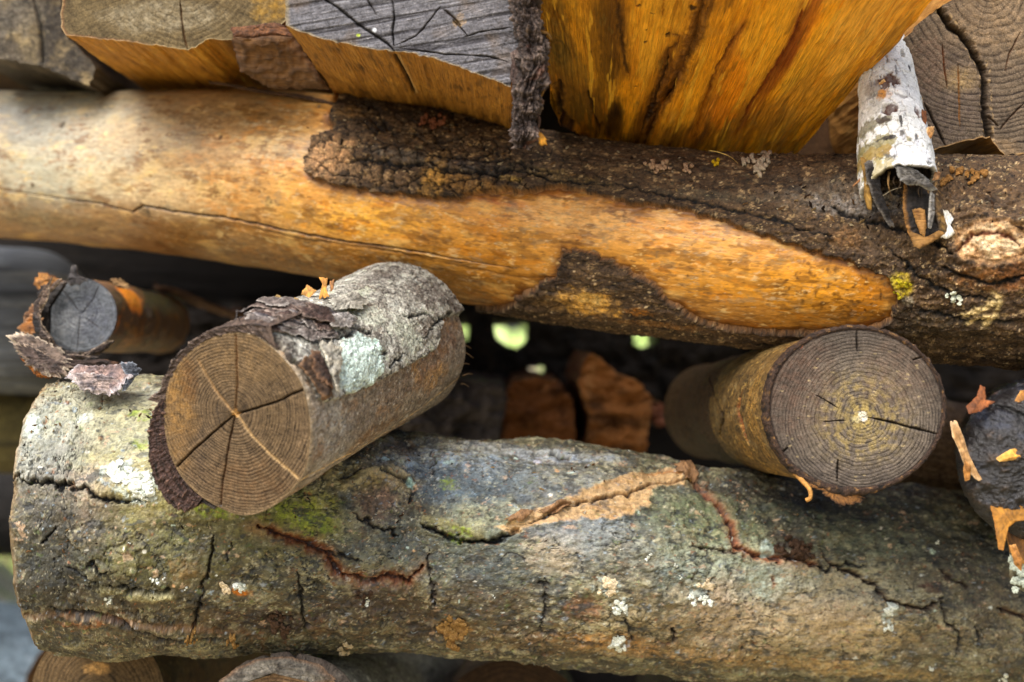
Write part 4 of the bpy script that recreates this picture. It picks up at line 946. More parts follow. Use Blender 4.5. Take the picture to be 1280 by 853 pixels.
        ly = fbm(Um / .0011, Vm / .02, 4, 5, .6); ro = fbm(Um / .006, Vm / .003, 5, 6, .65)
        r_.H = (ends * (.0008 * ly + .0024 * ro)).astype(np.float32)
        r_.C[:] = lin(cols[0]); r_.mix(cols[1], ss(-.1, .4, ly)); r_.mix(cols[2], ss(.15, .5, ro) * .7)
        r_.R[:] = .6
        emit(r_, name, M_BARK, T)
    rim([(338, 408), (310, 404), (284, 408), (260, 414), (238, 428), (218, 448), (205, 470), (200, 490), (184, 500)], [(345, 436), (321, 419), (293, 414), (261, 423), (236, 441), (217, 466), (208, 490), (206, 505), (203, 505)], "bark_edge", ('#5a4a40', '#2a201b', '#8a7868'), .05)
    rim([(203, 500), (192, 512), (185, 540), (185, 572), (192, 600), (204, 622), (218, 636), (232, 640), (246, 632)], [(207, 500), (206, 525), (208, 553), (214, 575), (224, 595), (234, 607), (240, 614), (246, 620), (252, 624)], "loose_bark", ('#4a3630', '#15110f', '#94705c'), .06)
    # stacked dark plates on top at the front edge
    fb = sheet_fn(b, .001)
    rg = random.Random(12)
    SH = [('#4a3832', '#231b18', '#7c6a5e'), ('#5e4c44', '#332925', '#948478'), ('#6e645e', '#403834', '#a09890'), ('#504a4c', '#2a2628', '#8c8480')]
    for i in range(40):
        f = i / 39.0
        x = 292 + 112 * rg.random(); y = 410 - 22 * f + (x - 300) * .14 + rg.uniform(-5, 5) - (8 if x < 330 else 0)
        wx, wy = rg.uniform(12, 32), rg.uniform(4, 9)
        pts = [(x + wx * math.cos(a) * rg.uniform(.75, 1.2), y + wy * math.sin(a) * rg.uniform(.7, 1.25) + .10 * wx * math.cos(a)) for a in np.linspace(0, 6.28, 10)[:-1]]
        flake("bark_plate", BB, pts, sheet_fn(b, .0015 + .0065 * f * (.6 + .4 * rg.random())), .0016, curl=rg.uniform(.0005, .0045), curldir=(-1, -.3, -.4), cols=SH[rg.randrange(4)], mat=M_BARK, res=16, rag=.45, seed=i * 7, ridge=.0005)
    for i, (pts, c, lf, cu) in enumerate([
            ([(368, 460), (382, 446), (393, 454), (400, 476), (404, 500), (396, 498), (384, 478)], ('#54402f', '#2c1f18', '#8c6c50'), .004, .002),
            ([(376, 456), (388, 450), (398, 470), (400, 492), (390, 482)], ('#46342a', '#231813', '#7c5c44'), .006, .002),
            ([(388, 442), (404, 436), (414, 448), (412, 470), (406, 498), (400, 476), (394, 456)], ('#a8a498', '#78705f', '#c0b8a4'), .006, .0015),
            ([(395, 408), (428, 402), (440, 410), (430, 420), (408, 420)], ('#8c8884', '#5c544c', '#b0a8a0'), .005, .001),
            ([(405, 388), (440, 376), (456, 386), (446, 396), (415, 398)], ('#a09c90', '#6e695e', '#c0bcac'), .004, .001)]):
        flake("bark_plate", BB, pts, sheet_fn(b, lf), .002, curl=cu, curldir=(-1, -.3, -.4), cols=c, mat=M_BARK, res=24, rag=.4, seed=i * 7, ridge=.0005)
    for i, (pts, c) in enumerate([([(398, 372), (404, 352), (398, 346), (410, 348), (408, 362), (412, 372)], ('#c08a3c', '#8a5a24')), ([(376, 366), (384, 356), (396, 366), (386, 372)], ('#c08c48', '#8a6430')), ([(352, 380), (368, 372), (380, 378), (372, 384)], ('#a8843c', '#6a5024')),
                                  ([(412, 352), (418, 350), (417, 362), (413, 364)], ('#9a6a3c', '#5a3a1c')), ([(338, 378), (346, 368), (352, 372), (350, 382)], ('#8a7040', '#5a4424')), ([(335, 384), (360, 378), (364, 382), (340, 390)], ('#b08c4c', '#6a5024'))]):
        flake("bark_curl", BB, pts, plane_fn(sum(p[0] for p in pts) / len(pts), sum(p[1] for p in pts) / len(pts), .885, (.1, -1, .5)), .0010, curl=.004, curldir=(1, 0, .5), cols=c, mat=M_PEEL, res=14, rag=.3, seed=i)
    rng = random.Random(2)
    for i, (x, y, dx, dy) in enumerate([(583, 432, 9, 4), (584, 440, 11, 8), (582, 456, 8, 0), (584, 470, 10, -2), (582, 480, 6, 4), (578, 424, 6, -1)]):
        a = P3(x - 6, y, .985); c = P3(x + dx * .7, y + dy, .995)
        twig("splinter", T, [a, (a + c) / 2 + [0, 0, .0008], c], .0006, '#8c7050', m=6, seed=i)
    return side, T
BIR, BIRT = build_birch()

# ------------------------------------------------------------ round log at the right, sawn face towards us
def build_right():
    out = [(1069 + 109 * math.cos(a) * (1 + .012 * math.sin(3 * a + 1)), 511 - 101 * math.sin(a) * (1 + .01 * math.cos(2 * a))) for a in np.linspace(0, 2 * np.pi, 25)[:-1]]
    fc = P3(1069, 511, .86); bc = P3(888, 514, 1.2)
    side, cap = sawn(out, (1078, 522), .86, (-.10, -.99, .02), bc - fc, n=420, m=520, smooth=1, capn=220, seam=0, back_round=.040, wob=.0012, seed=8)
    T = thing("cut_log", "round sawn log end with dark rings around a pale white pith, thin yellow bark", "log", fc + [0, .1, -.05])
    rings_of(cap, .00235, '#28221e', '#655b50', seed=44, wobble=.8, contrast=1.0, ray=.22, saw=.06)
    nn = cap.n(.004, o=4, seed=1)
    cap.mix('#96824f', np.exp(-((cap.r - .017) / .008) ** 2) * ss(-.2, .5, nn) * .7)
    cap.mix('#c0a860', np.exp(-((cap.r - .0045) / .004) ** 2) * ss(-.4, .3, nn) * .8)
    cap.mix('#8c7a50', ss(.040, .012, cap.r + .006 * cap.n(.015, seed=3)) * ss(-.3, .3, nn) * .45)
    cap.mix('#2c2624', ss(.032, .050, cap.r + .006 * cap.n(.02, seed=2)) * .45)
    cap.dab(1000, 480, 40, 60, '#5c4436', .5, rough=.6, soft=.6); cap.dab(1060, 590, 70, 20, '#403a38', .5, rough=.6, soft=.6); cap.dab(1120, 470, 40, 40, '#6d5646', .4, rough=.6, soft=.6)
    cap.dab(1078, 521, 6, 6, '#f0ead8', .95, rough=.8, scale=.002); cap.dab(1070, 524, 5, 4, '#d8c890', .7, rough=.8, scale=.002)
    for pts, w in [([(1085, 522), (1110, 527), (1140, 535), (1174, 544)], .0006), ([(1071, 414), (1072, 440)], .0004), ([(1048, 574), (1047, 602)], .0005), ([(1020, 494), (1048, 510)], .0003), ([(1030, 527), (1058, 526)], .0003), ([(1140, 450), (1160, 440)], .0004), ([(985, 560), (965, 575)], .0004)]:
        cap.crack(pts, w, .003, '#17100c', warp=.5, jag=.5)
    rng = random.Random(4)
    for i in range(60):
        a = rng.random() * 6.28; r = 100 * math.sqrt(rng.random())
        cap.dab(1069 + r * math.cos(a), 511 + r * .9 * math.sin(a), 1.2 + 1.2 * rng.random(), .7 + .5 * rng.random(), '#b8a478', .45, rough=1.2, scale=.002)
    cap.mix('#241a16', ss(.965, .985, cap.rho) * .8)
    emit(cap, "sawn_face", M_END, T)
    s = side
    n1, n2 = s.n(.02, .012, 5, 3, .6), s.n(.006, o=5, seed=4, gain=.65)
    s.C[:] = lin('#74592f'); s.mix('#4a3a24', ss(-.1, .35, n1) * .75); s.mix('#8c7c58', ss(.1, .4, -n1) * .5); s.mix('#b4924c', ss(.1, .5, n2) * .6); s.mix('#3a2c1c', ss(.2, .6, s.n(.01, seed=5)) * .6)
    for x, y, rx, ry, c, q in [(940, 520, 24, 60, '#a87c34', .6), (900, 470, 30, 24, '#6c5c3c', .6), (960, 440, 30, 16, '#a0834c', .6), (850, 500, 34, 50, '#2c2018', .8), (970, 590, 40, 14, '#a27832', .6), (930, 560, 20, 20, '#c09040', .5)]:
        s.dab(x, y, rx, ry, c, q, rough=.9, scale=.01, soft=.5)
    s.crack([(928, 490), (922, 510), (926, 530), (936, 556)], .0022, .004, '#a0481c', warp=.6); s.crack([(930, 500), (927, 530), (937, 553)], .0009, .004, '#1c0e08', warp=.6)
    s.crack([(885, 470), (893, 495), (905, 520), (900, 545), (915, 560)], .0012, .003, '#1c140c', warp=1); s.crack([(980, 436), (995, 438), (1010, 434)], .0012, .002, '#7a2c14', warp=.8)
    s.crack([(975, 470), (962, 500), (960, 530), (975, 570)], .0008, .002, '#3a2412', warp=.6)
    s.H += (.001 * n1 + .0007 * n2) * s.fade
    s.H += .0014 * ss(.02, .012, s.U + .003 * n1) * s.fade   # the bark lip behind the face
    s.mosaic([('#6a5028', .014, .009, .18, .7), ('#b8944c', .008, .006, .24, .6), ('#33271a', .009, .006, .28, .8), ('#8c7c50', .006, .005, .3, .6)], 800)
    ub = s.at((886, 505))[0]
    tear = ss(ub - .004, ub + .004, s.U + .012 * s.n(.02, seed=77) + .004 * s.n(.005, seed=78)); s.H -= .0015 * tear
    s.mix('#4a3624', tear * .85); s.mix('#18110d', tear * ss(0, .4, n2) * .8)  # bare flank past the tear; its fade to shadow is painted as dark colour
    s.mix('#c89a48', np.exp(-((tear - .4) / .3) ** 2) * (tear > .02) * .5)
    s.R[:] = .6
    s.H *= ss(s.U.max(), s.U.max() - .01, s.U)
    emit(s, "thin_bark", M_BARK, T)
    # dark bark ring round the face, ragged
    th = np.linspace(0, 2 * np.pi, 721); cc = P3(1069, 511, .86); ring = side.ring
    r0, _ = resample(ring[:-1], 721); ax = unit(bc - fc); a = np.linspace(0, 1, 14)
    prof = np.array([(-.0015, .004), (-.0008, .0006), (.0, -.0006), (.0008, -.0008), (.0016, -.0004), (.0024, .0012), (.0024, .004), (.0018, .010)])
    q = np.stack([np.interp(np.linspace(0, 7, 24), np.arange(8), prof[:, i]) for i in range(2)], 1)
    rad = unit(r0 - cc)
    tn = (1 + .7 * fbm(th * 9, th * 0, 4, 5) + 1.0 * np.exp(-((th - 4.5) / .5) ** 2))[None, :, None]
    P = r0[None] + rad[None] * q[:, 0][:, None, None] * tn + ax * (q[:, 1][:, None, None])
    L = np.repeat((th * .052)[None], 24, 0); e = Sheet(P, np.repeat(np.linspace(0, .012, 24)[:, None], 721, 1), L, inside=(r0 + ax * .003)[None])
    e.H = .0008 * fbm(e.U / .003, e.V / .003, 4, 6, .65); e.H[:, -1] = e.H[:, 0]; e.C[:] = lin('#3a2a20'); e.mix('#7a5a34', ss(.1, .5, e.n(.004, seed=7))); e.mix('#15100d', ss(.1, .5, e.n(.008, seed=8)))
    emit(e, "bark_rim", M_BARK, T)
    pf = lambda Y: plane_fn(1040, 620, Y, (0, -1, .1))
    flake("bark_curl", T, [(1000, 590), (1016, 596), (1030, 606), (1050, 612), (1075, 618), (1098, 612), (1082, 622), (1062, 632), (1044, 628), (1022, 614), (1004, 604)], pf(.862), .0014, curl=.004, curldir=(0, 0, -1), cols=('#946430', '#4c341e', '#2a1c14'), mat=M_BARK, res=26, rag=.5, seed=3)
    twig("bark_curl", T, [P3(992, 590, .868), P3(1004, 602, .862), P3(1012, 612, .858), P3(1013, 622, .857), P3(1007, 626, .858)], .0016, '#a8793c', mat=M_PEEL, m=9, seed=4, tip=.8, rugged=.3)
    # far end
    rho = np.linspace(0, 1, 8); c = s.P[-1].mean(0); P = c + (s.P[-1][None] - c) * rho[:, None, None]
    e = Sheet(P, P[..., 0], P[..., 2], inside=fc); e.C[:] = lin('#6b4a2c'); emit(e, "sawn_end", M_END, T)
build_right()
# ------------------------------------------------------------ split billets and small logs
def loft(front, back, per=None, n=160, seam=0):
    """closed flank between two outlines of equal corner count, and the front face sheet"""
    f = np.array(front, float); b = np.array(back, float); k = len(f); per = per or [60] * k
    A, B = [], []
    for i in range(k):
        t = np.linspace(0, 1, per[i], endpoint=False)[:, None]; j = (i + 1) % k
        A.append(f[i] * (1 - t) + f[j] * t); B.append(b[i] * (1 - t) + b[j] * t)
    A = np.vstack(A + [f[:1]]); B = np.vstack(B + [b[:1]])
    t = np.linspace(0, 1, n)[:, None, None]
    P = A[None] * (1 - t) + B[None] * t
    L = np.linalg.norm(B.mean(0) - A.mean(0))
    V = np.concatenate([[0], np.cumsum(np.linalg.norm(np.diff(0.5 * (A + B), axis=0), axis=1))])
    c = A.mean(0) * (1 - t[:, 0]) + B.mean(0) * t[:, 0]
    s = Sheet(P, np.repeat((t[:, 0] * L), P.shape[1], 1), np.repeat(V[None], n, 0), inside=c[:, None])
    s.fade = ss(0, .002, s.U); s.A = A; s.B = B
    return s

def face_of(ring, center, behind, capn=90):
    nrm = unit(np.cross(ring[len(ring) // 3] - ring[0], ring[2 * len(ring) // 3] - ring[0])); nrm = nrm * (1 if nrm @ (center - behind) > 0 else -1)
    ex = unit(np.cross(np.array([0, 0, 1.0]), nrm)); ex = ex * (1 if ex[0] > 0 else -1); ey = np.cross(nrm, ex); ey = ey * (1 if ey[2] > 0 else -1)
    rho = np.linspace(0, 1, capn)
    P = center + (ring[None] - center) * rho[:, None, None]
    c = Sheet(P, (P - center) @ ex, (P - center) @ ey, inside=behind)
    c.N[:] = nrm; fn = np.cross(P[-1, 0] - P[-2, 0], P[-1, 1] - P[-1, 0]); c.flip = np.dot(fn, nrm) < 0
    c.vis[:] = True; c.wu *= .3; c.wv *= .3; c.rho = np.repeat(rho[:, None], P.shape[1], 1); c.r = np.hypot(c.U, c.V); c.phi = np.arctan2(c.V, c.U); c.fade = ss(1, .985, c.rho)
    return c

def grainy(s, base, dark, light, gw=.0016, seed=0, amp=1.0):
    g = s.n(.09, gw, 5, seed, .65); h = s.n(.05, .009, 4, seed + 1, .6); q = s.n(.012, .006, 4, seed + 2, .6)
    s.C[:] = lin(base)
    s.mix(dark, ss(0, .5, g) * .6 * amp); s.mix(light, ss(0, .5, h) * .6 * amp); s.mix(dark, ss(.15, .6, -h) * .7 * amp); s.mix(dark, ss(.2, .6, q) * .35 * amp)
    s.H += (.0007 * g + .0014 * h) * s.fade
    s.R[:] = .6

def far_end(s, T, col='#4a3422', mat=None):
    c = s.P[-1].mean(0); rho = np.linspace(0, 1, 6); P = c + (s.P[-1][None] - c) * rho[:, None, None]
    e = Sheet(P, P[..., 0], P[..., 2], inside=s.P[0].mean(0)); e.C[:] = lin(col); emit(e, "sawn_end", mat or M_END, T)

def billet(label, outline, Y, depth, drift=(0, 0), nrm=(0, -1, 0), per=40, n=200, cols=('#a8702a', '#5a3414', '#d09a40'), seed=1, name="split_log", center=None, group=None, capn=90, gw=.0016):
    c = center or (sum(p[0] for p in outline) / len(outline), sum(p[1] for p in outline) / len(outline))
    p0 = P3(c[0], c[1], Y); nn = unit(np.array(nrm, float))
    jr = random.Random(seed); dense = []
    for (a, b), (a2, b2) in zip(outline, outline[1:] + outline[:1]):
        L_ = math.hypot(a2 - a, b2 - b); k_ = max(1, min(10, int(L_ / 5)))
        for t_ in range(k_):
            u_ = t_ / k_; j_ = jr.gauss(0, .75) if t_ else jr.gauss(0, .3)
            dense.append((a + (a2 - a) * u_ - (b2 - b) / max(L_, 1) * j_, b + (b2 - b) * u_ + (a2 - a) / max(L_, 1) * j_))
    per = max(4, per * len(outline) // len(dense) + 1); outline = dense
    f = np.array([on_plane(a, b, p0, nn) for a, b in outline]); bk = f + np.array([drift[0], depth, drift[1]])
    s = loft(f, bk, [per] * len(f), n)
    jit = .0012 * fbm(s.V[0] / .012, s.V[0] * 0, 4, seed + 5); jit[-1] = jit[0]
    T = thing(name, label, "log", f.mean(0) + [0, depth / 2, f[:, 2].min() - f[:, 2].mean()], group)
    grainy(s, *cols, gw=gw, seed=seed)
    cap = face_of(s.P[0], f.mean(0) if center is None else p0, f.mean(0) + [0, depth, 0], capn)
    return s, cap, T

UPG = "split logs laid across the top of the peeled log"
# --- grey weathered billet with the hanging strip of bark
s, cap, T = billet("grey weathered split log with a shaggy dark bark strip hanging at its right side",
                   [(357, 10), (357, 32), (378, 41), (401, 48), (450, 59), (493, 65), (520, 67), (545, 74), (568, 82), (600, 94), (622, 102), (638, 109), (643, 60), (646, 0), (648, -90), (560, -150), (430, -130), (362, -70)],
                   .84, .75, per=46, n=260, cols=('#a8742c', '#4c2e12', '#c8923a'), seed=11, center=(660, -10), group=UPG, capn=260, gw=.0011)
rings_of(cap, .0042, '#3d3a3a', '#8e8b8c', seed=5, wobble=.3, contrast=.4, ray=.1)
cap.C[:] = lin('#626166'); 
d = cap.V * math.cos(.17) - cap.U * math.sin(.17)
w1 = noise2(d / .0042, cap.U / .12, 3); w2 = fbm(d / .0013, cap.U / .02, 4, 4, .65)
cap.mix('#2c2a2e', ss(-.02, .3, w1) * .8); cap.mix('#98969a', ss(.05, .5, w2) * .55); cap.mix('#2b2624', ss(.1, .55, -w2) * .5)
cap.mix('#6a5a4a', ss(.1, .5, cap.n(.03, seed=6)) * .5); cap.mix('#c9c5c4', ss(.45, .7, cap.n(.0022, o=3, seed=7)) * .5)
cap.H += (-.0006 * ss(.0, .4, w1) + .0004 * w2) * cap.fade
cap.mix('#8a7a58', ss(.975, 1, cap.rho) * .7)
for pts, w, c in [([(400, -5), (420, 8), (445, 28), (465, 42), (485, 55), (494, 66)], .0008, '#120e0c'), ([(490, 0), (493, 20), (491, 40), (493, 58)], .0004, '#2a2422'), ([(493, 58), (520, 45), (540, 22), (550, 8)], .00035, '#332c28'), ([(500, 60), (560, 68), (610, 70), (635, 78)], .0004, '#1c1816'), ([(580, 46), (600, 40), (640, 34)], .0004, '#2a2422'), ([(460, 0), (470, 18)], .0004, '#2a2422'), ([(555, 12), (566, 20), (576, 32)], .0008, '#2a1e14'), ([(566, 24), (584, 44)], .0004, '#2a1e14')]:
    cap.crack(pts, w, .0025, c, warp=.5, jag=.8)
cap.dab(574, 26, 8, 7, '#a88c64', .8, rough=1, scale=.003); cap.dab(448, 44, 2.5, 2, '#b8cc30', .9); cap.dab(468, 38, 2.5, 2.5, '#e8eef8', .9)
cap.H *= cap.fade; cap.R[:] = .6
emit(cap, "sawn_face", M_END, T)
s.mix('#3a2410', ss(.1, .45, s.n(.05, .006, 4, 70)) * .5)
s.crack([(496, 69), (508, 92), (520, 116)], .0012, .002, '#c8a468', warp=0, jag=.2, taper=False); s.crack([(493, 69), (505, 92), (517, 116)], .0008, .003, '#241408', warp=0, jag=.2, taper=False)
emit(s, "split_side", M_SPLIT, T); far_end(s, T)
def shaggy(path, T, name, seed, n=300, m=150, cols=('#3a2a24', '#17110f', '#7a6a60'), amp=.0045, flat=.7):
    pts = catmull([np.append(P3(a, b, y), r * y / F) for a, b, y, r in path], n)
    C = pts[:, :3]; r = pts[:, 3]; t = np.linspace(0, 1, n); th = np.linspace(-np.pi, np.pi, m)
    U = np.repeat(np.concatenate([[0], np.cumsum(np.linalg.norm(np.diff(C, axis=0), axis=1))])[:, None], m, 1); V = np.repeat((th * r.mean())[None], n, 0)
    P = C[:, None] + r[:, None, None] * np.stack([np.sin(th), -np.cos(th) * flat, 0 * th], -1)[None]
    q = Sheet(P, U, V, inside=C[:, None])
    sw = .004 * q.n(.02, o=3, seed=seed)
    rid = fbm((U) / .02, (V + sw) / .0024, 4, seed + 1, .6, ridged=True); lump = fbm(U / .009, V / .006, 4, seed + 2, .65)
    endf = ss(0, .004, U) * ss(U.max(), U.max() - .006, U)
    q.H = (amp * rid * .55 + amp * .9 * lump - (1 - endf) * r[:, None]).astype(np.float32); q.H[:, -1] = q.H[:, 0]
    q.C[:] = lin(cols[0]); q.mix(cols[1], ss(.3, -.3, rid)); q.mix(cols[2], ss(.35, .8, rid) * ss(-.2, .4, lump) * .85); q.mix('#6a3a20', ss(.2, .5, fbm(U / .012, V / .01, 3, seed + 5)) * .45)
    q.R[:] = .6
    emit(q, name, M_BARK, T)
shaggy([(660, -60, .842, 12), (656, 0, .84, 11), (662, 36, .838, 13), (666, 70, .836, 15), (663, 105, .834, 15), (656, 140, .834, 12), (656, 165, .833, 10), (651, 186, .833, 6)], T, "hanging_bark", 3, amp=.0072, cols=('#2c211c', '#0f0b0a', '#7c6a5e'))
shaggy([(648, 60, .839, 5), (645, 85, .838, 6), (647, 120, .837, 5), (650, 140, .836, 4)], T, "hanging_bark", 9, n=120, m=60, amp=.002)
for i, (pts, r) in enumerate([([(668, 60), (678, 68), (682, 85)], .0018), ([(668, 38), (684, 42), (690, 50)], .0012), ([(664, 130), (674, 150), (670, 168)], .0014), ([(672, 90), (679, 110), (672, 128)], .0016), ([(648, 172), (644, 176), (642, 172)], .0016)]):
    twig("splinter", T, [P3(a, b, .833 + .002 * j) for j, (a, b) in enumerate(pts)], r, ['#4a3428', '#7a5a2c'][i % 2], m=8, seed=i, rugged=.5, tip=.5)
flake("bark_flake", T, [(667, 163), (676, 166), (684, 174), (684, 181), (676, 182), (668, 174)], plane_fn(676, 174, .838, (.3, -1, .2)), .0014, curl=.002, cols=('#d89a34', '#8a5a18', '#4a2c10'), res=14, rag=.3, seed=6)

# --- tan billet with the dark bark chunk
s, cap, T = billet("blurred tan split log with a golden underside and reddish bark at its left corner",
                   [(78, -10), (76, 34), (82, 44), (120, 48), (170, 53), (205, 58), (235, 63), (262, 49), (290, 50), (318, 44), (345, 42), (362, 20), (366, -20), (355, -120), (230, -150), (120, -110)],
                   .98, .75, per=36, n=160, cols=('#c0862c', '#6a4014', '#dba840'), seed=21, center=(230, -30), group=UPG)
rings_of(cap, .005, '#33291c', '#62543a', seed=7, wobble=.5, contrast=.5, ray=.3, saw=.15, sawdir=.6)
cap.dab(340, 5, 26, 20, '#a8802c', .5, rough=.6); cap.dab(200, 20, 70, 20, '#9a9078', .5, rough=.6); cap.crack([(225, 0), (227, 25), (231, 50), (234, 62)], .0006, .002, '#4a3018', warp=.3); cap.mix('#6a3018', ss(.97, 1, cap.rho) * ss(0, -.05, cap.U) * .8)
cap.mix('#cdbb8c', ss(.985, 1, cap.rho) * .5)
emit(cap, "sawn_face", M_END, T)
m = ss(s.at((262, 56))[1], s.at((300, 56))[1], s.V + .004 * s.n(.03, seed=3)); s.mix('#4a301c', m * .85 * (s.V < s.V.max() * .6)); s.H += .002 * m * s.n(.02, .01, 4, 4) * s.fade
emit(s, "split_side", M_SPLIT, T); far_end(s, T)
flake("bark", T, [(288, 34), (300, 34), (345, 28), (362, 36), (366, 46), (340, 44), (315, 48), (292, 46)], plane_fn(325, 40, .955, (0, -1, .2)), .004, cols=('#7a5030', '#3a2418', '#4a2c1c'), mat=M_BARK, res=24, rag=.2, seed=2)
flake("bark", T, [(290, 44), (320, 46), (345, 42), (366, 44), (385, 70), (412, 112), (340, 112), (300, 90)], plane_fn(340, 70, .972, (.1, -1, -.45)), .008, cols=('#7c5832', '#3c2a1a', '#4c3420'), mat=M_SPLIT, res=30, rag=.12, seed=5)

# --- dark grey billet at the far left
s, cap, T = billet("dark grey blurred split log at the top left corner with mossy stained face",
                   [(-60, 60), (0, 74), (51, 82), (75, 92), (99, 102), (112, 108), (119, 84), (98, 60), (78, 41), (76, 0), (70, -100), (-40, -150), (-140, -60)],
                   1.09, .7, per=36, n=120, cols=('#4a4238', '#201c18', '#6c604c'), seed=31, center=(-40, -30), group=UPG)
cap.C[:] = lin('#544c40'); q = cap.n(.012, o=5, seed=3, gain=.65); cap.mix('#33302c', ss(0, .4, q) * .8); cap.mix('#a08c64', ss(.05, .4, cap.n(.02, seed=4)) * .6); cap.mix('#b0a68a', ss(.3, .6, cap.n(.005, seed=5)) * .5)
cap.dab(85, 40, 34, 60, '#2e2c2a', .8, rough=.8); cap.dab(40, 50, 16, 30, '#8c7c5a', .5, rough=.8); cap.crack([(42, 0), (50, 30), (52, 50), (54, 80)], .0016, .003, '#15120f'); cap.H += .0016 * q * cap.fade; cap.dab(20, 10, 30, 30, '#8a8478', .4, rough=.9)
emit(cap, "sawn_face", M_BARK, T); emit(s, "split_side", M_SPLIT, T); far_end(s, T)

# --- the big golden billet: we look up at its split underside
def golden():
    fr = [(644, -60), (720, -60), (800, -66), (868, -74), (898, -50), (960, -62), (1060, -66), (1218, -60)]
    bk = [(702, 158), (735, 172), (770, 180), (797, 190), (812, 204), (850, 208), (910, 210), (983, 208)]
    Yf, Yb = .80, 1.02
    f = [P3(a, b, Yf) for a, b in fr]; b_ = [P3(a, b, Yb) for a, b in bk]
    f += [P3(1230, -200, Yf), P3(1100, -340, Yf), P3(760, -340, Yf), P3(640, -200, Yf)]
    b_ += [P3(1000, 60, Yb), P3(960, -60, Yb), P3(740, -60, Yb), P3(700, 60, Yb)]
    s = loft(f, b_, [70, 80, 80, 50, 80, 110, 170, 40, 40, 60, 40, 40], 620)
    T = thing("split_log", "big golden yellow split log seen from below, its underside fanning out to the top", "log", np.mean(b_, 0), UPG)
    s.C[:] = lin('#f0a820')
    g = s.n(.12, .0013, 5, 2, .7); h = s.n(.10, .007, 4, 3, .6); big = s.n(.08, .02, 4, 4, .6); cross = s.n(.03, .03, 4, 5)
    s.mix('#a86c14', ss(.05, .5, h) * .45); s.mix('#e2ae34', ss(.0, .5, big) * .7); s.mix('#8c5814', ss(.15, .5, -big) * .5); s.mix('#a88444', ss(.15, .5, cross) * .4)
    s.mix('#5a3408', ss(.15, .6, g) * .5); s.mix('#f0c45c', ss(.2, .6, -g) * .35); s.mix('#8c7844', ss(.15, .5, s.n(.02, .01, 5, 6, .6)) * .35)
    s.mix('#3c2408', ss(.25, .6, s.n(.02, .002, 4, 7, .6)) * .5)
    for x, y, rx, ry, c, k, sd in [(680, 20, 16, 60, '#a87a24', .5, 0), (700, 80, 22, 40, '#8c6c2c', .7, 0), (760, 60, 28, 70, '#6a4410', .65, 0), (775, 20, 10, 40, '#4c300c', .5, 0), (700, 60, 16, 26, '#7a6a38', .6, 0), (820, 40, 30, 60, '#e6ac38', .6, 0), (800, 100, 30, 40, '#c88a20', .5, 0), (840, 90, 14, 30, '#8c5a1c', .6, 0),
                                (960, 50, 30, 60, '#e8ac30', .7, 0), (930, 100, 16, 40, '#e89a24', .6, 0), (1000, 40, 14, 50, '#b05c14', .6, 0), (1050, 60, 40, 60, '#e0a63c', .55, 0), (970, 90, 12, 30, '#8a3c10', .65, 0), (990, 60, 8, 26, '#8a3808', .6, 0), (1000, 130, 40, 40, '#a87c34', .5, 0), (940, 150, 50, 26, '#7c4c1c', .6, 0), (880, 150, 20, 40, '#8a4a1c', .6, 0), (860, 170, 60, 20, '#5a3014', .6, 0),
                                (1080, 90, 16, 40, '#7c6030', .5, 0), (1110, 20, 40, 30, '#c09040', .5, 0), (740, 140, 50, 34, '#3a2610', .75, 0), (705, 150, 14, 26, '#120c08', .9, 0), (770, 150, 16, 30, '#241608', .7, 0), (915, 60, 6, 50, '#a05818', .6, 0)]:
        # stretched along the split grain
        u, v, kk = s.at((x, y)); z = s.P[kk][1] / F
        r = np.hypot((s.U - u) / (ry * 1.9 * z), (s.V - v) / (rx * z)) + .5 * s.n(.03, .006, 4, int(x + y), .6)
        s.mix(c, ss(1.3, .5, r) * k)
    gr_ = .6 + .4 * ss(-.3, .3, g)
    for pts, c, k_ in [([(655, -20), (774, -20), (776, 34), (786, 82), (778, 102), (764, 130), (752, 160), (700, 165)], '#8a651f', .7), ([(655, -20), (700, -20), (712, 40), (735, 90), (742, 150), (700, 165)], '#6e5a28', .6), ([(740, -20), (766, -20), (768, 40), (776, 84), (762, 120), (752, 90), (748, 40)], '#4c3410', .6),
                       ([(876, -20), (904, -20), (882, 40), (862, 75), (846, 110), (824, 150), (802, 190), (776, 185), (798, 140), (820, 105), (828, 66), (838, 58), (843, 88), (857, 48), (868, 16)], '#5a3a12', .8), ([(918, 96), (926, 45), (958, 8), (986, -10), (976, 50), (952, 90), (934, 98)], '#f6b22c', .6),
                       ([(904, 92), (924, 56), (936, 100), (918, 146), (896, 164), (886, 140)], '#d8800e', .7), ([(790, -20), (866, -20), (852, 40), (830, 50), (800, 100), (790, 70)], '#f4b83a', .55), ([(1010, -20), (1040, -20), (1010, 40), (975, 90), (940, 150), (915, 170), (950, 110), (985, 50)], '#a04c0c', .5), ([(1060, -20), (1150, -20), (1080, 60), (1040, 110), (1030, 70)], '#eab24c', .5)]:
        s.mix(c, ss(.0016, -.0016, s.poly(pts, .9)) * k_ * gr_)
    D = '#140c06'
